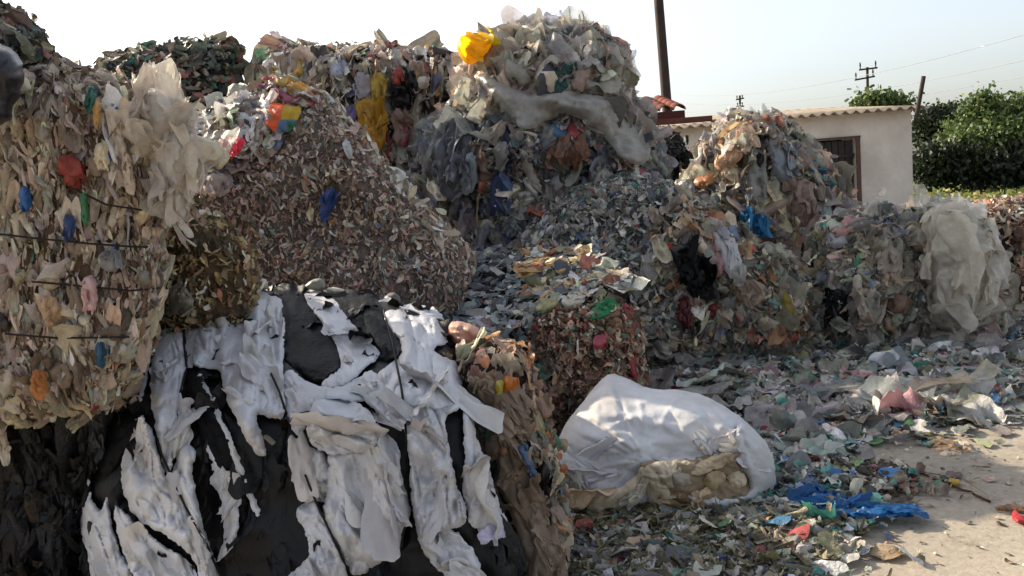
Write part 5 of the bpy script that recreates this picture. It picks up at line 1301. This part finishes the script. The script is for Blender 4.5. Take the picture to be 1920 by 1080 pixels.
on_ground('white_cup', [(1545, 840), (1556, 832), (1566, 838), (1562, 846), (1548, 847)], 'c9cacc', 'small crushed white cup at the edge of the litter', 'cup', dome=.04, res=3, seed=27)
on_ground('teal_film', [(1490, 815), (1530, 805), (1555, 815), (1545, 828), (1500, 830)], '4a8088', 'teal film scrap beside the bulk bag, below the dark red bag', 'film', dome=.03, seed=28)
on_ground('grey_film', [(1640, 750), (1700, 742), (1780, 752), (1785, 768), (1720, 772), (1650, 768)], '8f959c', 'long flat grey film spread on the litter at right', 'film', dome=.03, seed=29)
on_ground('pink_bag', [(838, 612), (850, 600), (875, 604), (905, 618), (908, 640), (890, 655), (856, 652), (840, 640)], 'd8a894', 'sunlit pinkish bag tucked behind the white sheets of the nearest bale', 'bag',
          dome=.08, dpx=16) if False else None
pb = mound([(838, 615), (850, 600), (876, 604), (904, 618), (908, 640), (890, 655), (856, 654), (840, 640)], 3.75, .1, D=22, res=4, bump=.025, bfreq=9, seed=36, rough=1.5, wr=7, wang=20, wwl=(30, 16, 9))
tag(mk('pink_bag', pb.V, pb.F, plastic('bag pink', 'dcb09c', .45, .3, .35, 30, .2, 9)), 'sunlit pinkish bag tucked behind the white sheets of the nearest bale', 'bag')
st = np.array([W(x, y, Y) for x, y, Y in [(868, 690, 3.5), (880, 668, 3.55), (893, 648, 3.6), (905, 634, 3.66)]])
V, F = tube_mesh(st, [.006, .007, .006, .005], 6)
tag(mk('stick', V, F, solid('bare wood', 'a58a66', .8, .2, .4, 20, .4)), 'bare wooden stick poking out beside the pinkish bag', 'stick')

# little lit scraps along the back rim of the white bale
for k, (poly, col, lab, cat) in enumerate([
    ([(458, 548), (470, 530), (490, 520), (503, 526), (500, 546), (485, 540), (472, 550)], 'd8d0c2', 'ivory scrap curling up on the rear rim of the nearest bale', 'scrap'),
    ([(566, 540), (584, 524), (606, 520), (612, 540), (596, 546)], '9a9a90', 'grey scrap on the rear rim between the two black sheets', 'scrap'),
    ([(610, 540), (630, 538), (652, 545), (640, 552), (615, 552)], 'd5d0c4', 'small cream scrap on the rear rim beside the second black sheet', 'scrap'),
    ([(716, 560), (735, 545), (752, 556), (752, 576), (730, 578)], '7a7672', 'dark grey scrap on the rear rim above the white sheet with the wire', 'scrap')]):
    m_ = mound(poly, 4.3, .05, D=12, res=4, bump=.02, bfreq=12, seed=60 + k, rough=1)
    tag(mk('plastic_scrap', m_.V, m_.F, plastic('sheet ' + col + ' rim', col, .45, .3, .3, 40, .2, 9)), lab, cat)
# the film bag over the corner of the tan bale, the stiff sheet beside it
fb = mound([(258, 185), (268, 168), (290, 164), (318, 172), (330, 195), (330, 238), (345, 262), (378, 300), (352, 345), (356, 400), (345, 422), (325, 405), (312, 380), (296, 340), (290, 280), (272, 235)],
           2.85, .12, D=30, res=4.5, bump=.03, bfreq=7, seed=37, rough=2.5, wr=10, wang=80, wwl=(46, 24, 12))
o = tag(mk('film_bag', fb.V, fb.F, plastic('bag white film', 'c9c2b8', .4, .3, .5, 18, .25, 5, stretch=(3, 3, .8))), 'long white film bag draped over the right corner of the large tan bale', 'bag')
folds_on(o, fb.V, fb.F[:fb.nfront], 30, (.12, .3), pal('cfc8be:4 bdb4a8:3 dad5cc:2', 1), FSCR, 815, 78, aspect=(.25, .5), spread=16, lift=(0, .02))
fs = mound([(338, 262), (352, 250), (378, 256), (405, 266), (428, 282), (431, 300), (410, 322), (398, 306), (380, 310), (372, 300), (352, 300)],
           2.95, .04, D=14, res=4, bump=.02, bfreq=8, seed=38, rough=1.5, wr=9, wang=-20, wwl=(50, 24, 12))
tag(mk('plastic_sheet', fs.V, fs.F, plastic('stiff cream', 'ddd2b4', .4, .35, .3, 30, .1, 9)), 'stiff cream plastic sheet jutting out past the white film bag', 'plastic sheet')

def rod(name, line, r, col, label, cat, z=.006):
    pts = []
    for p in line:
        q = G(*p[:2]); q[2] = z if len(p) < 3 else p[2]; pts.append(q)
    P = np.array(pts); s = np.linspace(0, len(P) - 1, 14)
    P = np.stack([np.interp(s, np.arange(len(P)), P[:, k]) for k in range(3)], 1)
    P[:, :2] += .008 * np.random.default_rng(len(label)).normal(size=(14, 2))
    V, F = tube_mesh(P, r, 6)
    tag(mk(name, V, F, solid('rod ' + col, col, .8, .2, .4, 30, .3)), label, cat)
rod('twig', [(1690, 880), (1740, 898), (1800, 920), (1856, 945)], .006, '4a3626', 'long thin brown twig lying across the sunlit concrete', 'twig', .012)
rod('twig', [(1600, 862), (1650, 872), (1700, 888)], .005, '5a4632', 'short twig at the litter edge, left of the long one', 'twig', .02)
rod('stick', [(1100, 1008, .03), (1300, 1006, .04), (1420, 1007, .03), (1590, 1010, .012)], .006, '9a9484', 'thin straight pale stick lying across the dry litter', 'stick')
rod('twig', [(1560, 1034, .01), (1580, 1022, .02), (1596, 1008, .02)], .006, 'a59a80', 'short pale twig at the end of the straight stick', 'twig')
rod('cable', [(1040, 1010, .05), (1060, 1030, .05), (1085, 1048, .04), (1120, 1052, .03)], .006, '1b1b1e', 'short black cable in the litter beside the lilac grey film', 'cable')

# ================================================================== THE BUILDING
Yc = 14.0
P_r = W(1722, 203, Yc)                      # eave, right corner
d_l = rays([(1240, 240)])[0]
P_l = CAM + d_l * ((P_r[2] - CAMH) / d_l[2])  # same height: eave, far left end
EZ = P_r[2]
s_dir = np.array([P_r[0] - P_l[0], P_r[1] - P_l[1], 0]); LEN = np.linalg.norm(s_dir); s_dir /= LEN
t_dir = np.array([s_dir[1], -s_dir[0], 0])
if t_dir[1] > 0: t_dir = -t_dir
print('house', P_l, P_r, LEN)
O_h = np.array([P_l[0], P_l[1], 0])
def HW(s, t, z): return O_h + s_dir * s + t_dir * t + np.array([0, 0, z])
def s_at(px, py=260):
    d = rays([(px, py)])[0]; A = np.array([[d[0], -s_dir[0]], [d[1], -s_dir[1]]])
    k = np.linalg.solve(A, O_h[:2] - CAM[:2]); return k[1], (CAM + d * k[0])[2]
def boxes(lst):
    V, F = [], []
    for s0, s1, t0, t1, z0, z1 in lst:
        b = len(V)
        for z in (z0, z1):
            for s, t_ in ((s0, t0), (s1, t0), (s1, t1), (s0, t1)): V.append(HW(s, t_, z))
        F += [(b, b + 3, b + 2, b + 1), (b + 4, b + 5, b + 6, b + 7)] + [(b + k, b + (k + 1) % 4, b + 4 + (k + 1) % 4, b + 4 + k) for k in range(4)]
    return np.array(V), F
th = thing('building', 'low pale plastered building with a wavy sheet roof behind the piles', 'building', HW(LEN / 2, -1.5, 0))
PLASTER = solid('pale plaster', 'd8d0c6', .85, .2, .25, 1.3, .35, 24, second='b5aca2', dist=.008)
s_d0, _ = s_at(1512); s_d1, zt = s_at(1606, 258)
_, z_lin = s_at(1606, 258)
wz = EZ - .012
V, F = boxes([(0, s_d0, -.2, 0, 0, wz), (s_d1, LEN - .12, -.2, 0, 0, wz), (s_d0, s_d1, -.2, 0, z_lin, wz),
              (LEN - .32, LEN - .12, -4.0, -.2, 0, wz), (0, .2, -4.0, -.2, 0, wz), (.2, LEN - .32, -4.0, -3.8, 0, wz)])
mk('wall', V, F, PLASTER, th, smooth=False)
s_m, _ = s_at(1600, 240)
V, F = boxes([(s_d0 - .3, s_d1 + .06, .0, .025, z_lin, z_lin + .03), (s_d1 - .02, s_d1 + .05, .0, .02, 0, z_lin)])
mk('door_frame', V, F, solid('frame wood', '5a4038', .7, .3, .3, 12, .3), th, smooth=False)
lst = [(s_d0 + .02 + k * .11, s_d0 + .118 + k * .11, -.14, -.11, .02, z_lin - .03) for k in range(int((s_d1 - s_d0 - .05) / .11))]
lst += [(s_d0, s_d1, -.115, -.085, .9, .96), (s_d0, s_d1, -.115, -.085, z_lin - .3, z_lin - .25)]
V, F = boxes(lst)
mk('door_slats', V, F, solid('grey door', '3c3835', .7, .2, .4, 9, .3, 30, .0), th, smooth=False)
V, F = boxes([(s_d0, s_d1, -.6, -.55, 0, z_lin)])
mk('dark_interior_panel', V, F, solid('dark inside', '201d1c', .9, .1), th, smooth=False)  # near-black panel painted for the unlit room behind the door

def wavy(s0, s1, t_front, t_back, z_front, z_back, pitch=.177, amp=.028, thick=.008):
    ns = int((s1 - s0) / pitch * 10); s = np.linspace(s0, s1, ns)
    V, F = [], []
    nt_ = 4
    for lay in (0, 1):
        for j in range(nt_):
            f = j / (nt_ - 1)
            for x in s:
                V.append(HW(x, t_front + (t_back - t_front) * f, z_front + (z_back - z_front) * f + amp * math.sin(2 * math.pi * x / pitch) - lay * thick))
    n = ns; L = nt_ * n
    for j in range(nt_ - 1):
        for k in range(n - 1):
            a = j * n + k
            F.append((a, a + 1, a + n + 1, a + n)); F.append((L + a, L + a + n, L + a + n + 1, L + a + 1))
    for k in range(n - 1):
        F.append((k, L + k, L + k + 1, k + 1)); a = (nt_ - 1) * n + k; F.append((a, a + 1, L + a + 1, L + a))
    for k in (0, n - 1):
        for j in range(nt_ - 1):
            a = j * n + k; F.append((a, a + n, L + a + n, L + a) if k == 0 else (a, L + a, L + a + n, a + n))
    return np.array(V), F
s_step, _ = s_at(1362)
ROOFM = solid('weathered roof sheet', '9a8f80', .85, .2, .4, 4, .5, 18, second='6f655a')
V, F = wavy(s_step, LEN + .05, .28, -4.2, EZ, EZ + .40)
mk('roof', V, F, ROOFM, th)
V, F = wavy(-1.2, s_step - .01, .28, -4.2, EZ - .03, EZ + .32)
mk('roof', V, F, ROOFM, th)
V, F = boxes([(-.6, s_step, -.9, -.75, EZ + .10, EZ + .19)])
mk('roof_board', V, F, solid('red brown board', '6a3f34', .8, .2, .3, 8, .3), th, smooth=False)

# tile roofed building: only its tiled eave shows past the tallest pile
A0 = W(1286, 200, 16.5)
tb = thing('building', 'building with red brown barrel tiles, its eave corner just showing past the tallest pile', 'building', (A0[0] - 2.4, A0[1] + 1.5, 0))
def tile_roof():
    V, F = [], []; n = 11
    for k in range(17):
        x = A0[0] - .12 - k * .27
        for row in range(5):
            y0 = A0[1] + row * .42; z0 = A0[2] - .05 + row * .08
            b = len(V)
            for (yy, zz) in ((y0, z0), (y0 + .46, z0 + .08)):
                for rad in (.125, .105):
                    for j in range(7):
                        a = math.pi * j / 6
                        V.append((x + rad * math.cos(a), yy, zz + rad * math.sin(a) * .9))
            for j in range(6):
                F.append((b + j, b + j + 1, b + 14 + j + 1, b + 14 + j)); F.append((b + 7 + j, b + 21 + j, b + 21 + j + 1, b + 7 + j + 1))
                F.append((b + j, b + 7 + j, b + 7 + j + 1, b + j + 1))
    return np.array(V), F
V, F = tile_roof(); mk('roof', V, F, solid('red tile', '8a5040', .8, .2, .5, 3, .4, 20, second='5a2f2a'), tb)
def wbox(x0, x1, y0, y1, z0, z1):
    V = np.array([(x, y, z) for z in (z0, z1) for x, y in ((x0, y0), (x1, y0), (x1, y1), (x0, y1))])
    return V, [(0, 3, 2, 1), (4, 5, 6, 7), (0, 1, 5, 4), (1, 2, 6, 5), (2, 3, 7, 6), (3, 0, 4, 7)]
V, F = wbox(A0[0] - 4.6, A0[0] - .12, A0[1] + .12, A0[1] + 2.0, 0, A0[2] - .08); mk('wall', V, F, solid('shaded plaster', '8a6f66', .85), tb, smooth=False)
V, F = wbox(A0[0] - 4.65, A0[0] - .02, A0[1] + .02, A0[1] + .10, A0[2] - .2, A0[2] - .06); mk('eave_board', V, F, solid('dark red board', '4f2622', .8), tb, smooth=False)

# ================================================================== POLES AND WIRES
def post(line_px, Y, r0, r1, zb=0):
    a = W(*line_px[0], Y); b = W(*line_px[1], Y)
    d = (b - a) / (b[2] - a[2]); base = a + d * (zb - a[2])
    s = np.linspace(0, 1, 8)[:, None]
    return base + (b - base) * s, np.linspace(r0, r1, 8), b
POLEM = solid('pole wood', '3f3630', .8, .2, .4, 3, .4)
pts, rr, top = post([(1249, 180), (1230, -60)], 19, .12, .10)
V, F = tube_mesh(pts, rr, 10); t = thing('utility_pole', 'tall leaning bare pole rising behind the tallest pile out of the frame', 'pole', pts[0]); mk('post', V, F, POLEM, t)
def crossed(px_top, px_low, Y, r, arms, label):
    pts, rr, top = post([px_low, px_top], Y, r, r * .8)
    t = thing('utility_pole', label, 'pole', pts[0], 'far utility poles')
    V, F = tube_mesh(pts, rr, 8); mk('post', V, F, POLEM, t)
    for (y, x0, x1, yy0, yy1) in arms:
        a, b = W(x0, yy0, Y - .12), W(x1, yy1, Y - .12)
        V, F = tube_mesh(np.linspace(a, b, 5), r * .55, 6); mk('crossarm', V, F, POLEM, t)
        for q in (x0 + 2, x1 - 3):
            f = (q - x0) / (x1 - x0); c = a + (b - a) * f
            V, F = tube_mesh(np.array([c, c + [0, 0, .12], c + [0, 0, .2], c + [0, 0, .34]]), [r * .3, r * .3, r * .5, r * .3], 6); mk('insulator', V, F, POLEM, t)
    return t
crossed((1626, 126), (1627, 172), 42, .085, [(130, 1611, 1645, 131, 127), (146, 1603, 1640, 150, 143)], 'far pole with two crossarms behind the roof of the pale building')
crossed((1387, 179), (1388, 212), 75, .12, [(184, 1380, 1395, 187, 184), (200, 1381, 1395, 200, 199)], 'smaller and farther pole showing over the film bag pile')
pts, rr, top = post([(1722, 198), (1732, 143)], 13.6, .035, .035, 2.2)
V, F = tube_mesh(pts, rr, 8); t = thing('leaning_post', 'thin dark post leaning at the right end of the pale building', 'post', pts[0]); mk('post', V, F, POLEM, t)
CAB = solid('cable', '8f9698', .6, .3, .1)
for k, (a, b, lab) in enumerate([((1262, 176, 40), (2000, 42, 15), 'uppermost faint overhead line crossing the sky at right'),
                                 ((1262, 192, 44), (2000, 95, 18), 'middle faint overhead line crossing the sky at right'),
                                 ((1262, 208, 48), (2000, 128, 20), 'lowest faint overhead line crossing the sky at right')]):
    p, q = W(*a), W(*b); s = np.linspace(0, 1, 24)[:, None]
    L = p + (q - p) * s; L[:, 2] -= (.5 * 4 * s * (1 - s))[:, 0]
    V, F = tube_mesh(L, .007, 4); tag(mk('overhead_line', V, F, CAB), lab, 'overhead line', 'overhead lines in the sky')

# ================================================================== TREES AND GRASS
LEAFM = []
for nm, c in (('leaf green', '4d6a2c'), ('leaf dark', '33482a')):
    m = plastic(nm, None, .55, .3, 0, 10, 0); LEAFM.append(m)
BARK = solid('bark', '4a3c30', .9, .1, .4, 6, .6)
def tree(name, label, base, blobs, leaf, nleaf, palette, seed, group=None, trunk_h=None, cat='tree'):
    """tapered trunk, limbs reaching into each clump, and a crown of small leaf clumps spread through the clumps' volume"""
    g = np.random.default_rng(seed); base = np.asarray(base, float)
    t = thing(name, label, cat, base, group)
    blobs = [(np.asarray(c, float), np.asarray(r, float)) for c, r in blobs]
    cen = np.mean([c for c, r in blobs], 0); fork = base + (cen - base) * [.4, .4, .45]
    Vs, Fs, n = [], [], 0
    def addt(p, r):
        nonlocal n
        V, F = tube_mesh(p, r, 7); Vs.append(V); Fs.extend([tuple(i + n for i in f) for f in F]); n += len(V)
    addt(np.linspace(base, fork, 6) + g.normal(0, .03, (6, 3)) * [1, 1, 0], np.linspace(.16, .1, 6))
    for c, r in blobs: 
        addt(np.linspace(fork, c + r * g.uniform(-.2, .3, 3), 6) + g.normal(0, .06, (6, 3)), np.linspace(.085, .02, 6))
    mk('trunk', np.concatenate(Vs), Fs, BARK, t)
    sc = Scatter()
    vol = np.array([np.prod(r) for c, r in blobs]) ** .7; k = g.choice(len(blobs), nleaf // 14, p=vol / vol.sum())
    cc = np.array([c for c, r in blobs])[k]; rr = np.array([r for c, r in blobs])[k]
    d = g.normal(size=(len(k), 3)); d /= np.linalg.norm(d, axis=1)[:, None]
    sp = cc + d * rr * (g.random(len(k)) ** .42)[:, None] * (1 + .45 * perlin(d * 2.2 + k[:, None] * 7.7))[:, None]
    j = g.integers(0, len(sp), nleaf)
    p = sp[j] + g.normal(0, leaf * 1.1, (nleaf, 3))
    p[:, 2] = np.maximum(p[:, 2], .05)
    Y = g.normal(size=(nleaf, 3)); Y[:, 2] -= .4; Y /= np.linalg.norm(Y, axis=1)[:, None]
    X = np.cross(Y, g.normal(size=(nleaf, 3))); X /= np.linalg.norm(X, axis=1)[:, None]; Z = np.cross(X, Y)
    l = g.uniform(.6, 1.3, nleaf) * leaf; cols = colours(palette, nleaf, g, .15) * np.exp(g.normal(0, .2, len(sp)))[j][:, None]
    sc.add('leaf', p, X, Y, Z, l * .55, l, l * .6, np.clip(cols, .004, .5), g, 0)
    sc.build('crown', LEAFM[0], t)
P_LF = pal('4a5c2e:5 5a6c3a:3 34462a:3 6c7a44:1.5', 1)
P_LD = pal('28321f:5 303a26:3 1e2619:4', 1)
def blob(px, py, Y, rx, ry=None, rz=None):
    c = W(px, py, Y); k = Y / FPX
    return (c, (rx * k, (ry or rx) * k, (rz or rx) * k))
tree('tree', 'largest bushy green tree at the right frame edge', [*W(1880, 330, 36)[:2], 0],
     [blob(1848, 212, 36, 36, 40, 30), blob(1895, 225, 37, 50, 50, 38), blob(1945, 208, 37, 48, 50, 34), blob(1812, 250, 36, 36, 40, 32), blob(1870, 262, 35, 55, 50, 36),
      blob(1935, 255, 36, 55, 50, 44), blob(1800, 275, 35, 36, 40, 24), blob(1990, 240, 37, 55, 50, 46), blob(1838, 188, 36, 14, 18, 14)], .19, 21000, P_LF, 41, 'trees beyond the yard')
tree('tree', 'dark distant tree between the pale building and the largest tree', [*W(1760, 300, 48)[:2], 0],
     [blob(1752, 228, 48, 28, 30, 22), blob(1780, 218, 49, 22, 30, 14), blob(1745, 250, 48, 30, 30, 30), blob(1785, 245, 48, 34, 30, 34)], .24, 8000, P_LD, 42, 'trees beyond the yard')
tree('tree', 'small leafy tree peeping over the roof of the pale building', [*W(1650, 330, 26)[:2], 0],
     [blob(1628, 194, 26, 17, 24, 9), blob(1655, 198, 26, 20, 24, 8), blob(1684, 200, 26, 13, 24, 6), blob(1650, 222, 26, 40, 30, 16)], .15, 5000, P_LF, 43, 'trees beyond the yard')
tree('shrub', 'dark dense shrub on the grass beneath the largest tree', [*W(1830, 345, 34)[:2], 0],
     [blob(1745, 310, 34, 26, 30, 36), blob(1790, 312, 34, 34, 30, 32), blob(1840, 315, 34, 40, 36, 30), blob(1900, 312, 34, 44, 36, 34), blob(1960, 312, 34, 44, 36, 36)], .2, 14000, P_LD, 44, cat='shrub')
gm = solid('grass soil', '5f6a34', .9, .1, .4, 2, .5, 10, second='4a522c')
V = [(5.6, 15.5, .004), (60, 15.5, .004), (90, 80, .004), (5.6, 80, .004)]
o = mk('grass_verge', V, [(0, 1, 2, 3)], gm); o['kind'] = 'structure'
g = np.random.default_rng(77); N = 9000
p = np.stack([g.uniform(6.5, 34, N), 16 + 22 * g.random(N) ** .8, np.zeros(N)], 1)
a = g.uniform(0, 6.28, N); X = np.stack([np.cos(a), np.sin(a), np.zeros(N)], 1)
Y = np.stack([g.normal(0, .3, N), g.normal(0, .3, N), np.ones(N)], 1); Y /= np.linalg.norm(Y, axis=1)[:, None]; Z = np.cross(X, Y)
l = g.uniform(.12, .4, N); p[:, 2] = l * .35
sc = Scatter(); sc.add('leaf', p, X, Y, Z, l * .45, l, l * .3, colours(pal('6a7438:4 808548:3 56622e:3 958a54:1.5', 1), N, g, .2), g, 0)
o = sc.build('grass', LEAFM[0]); o['kind'] = 'stuff'
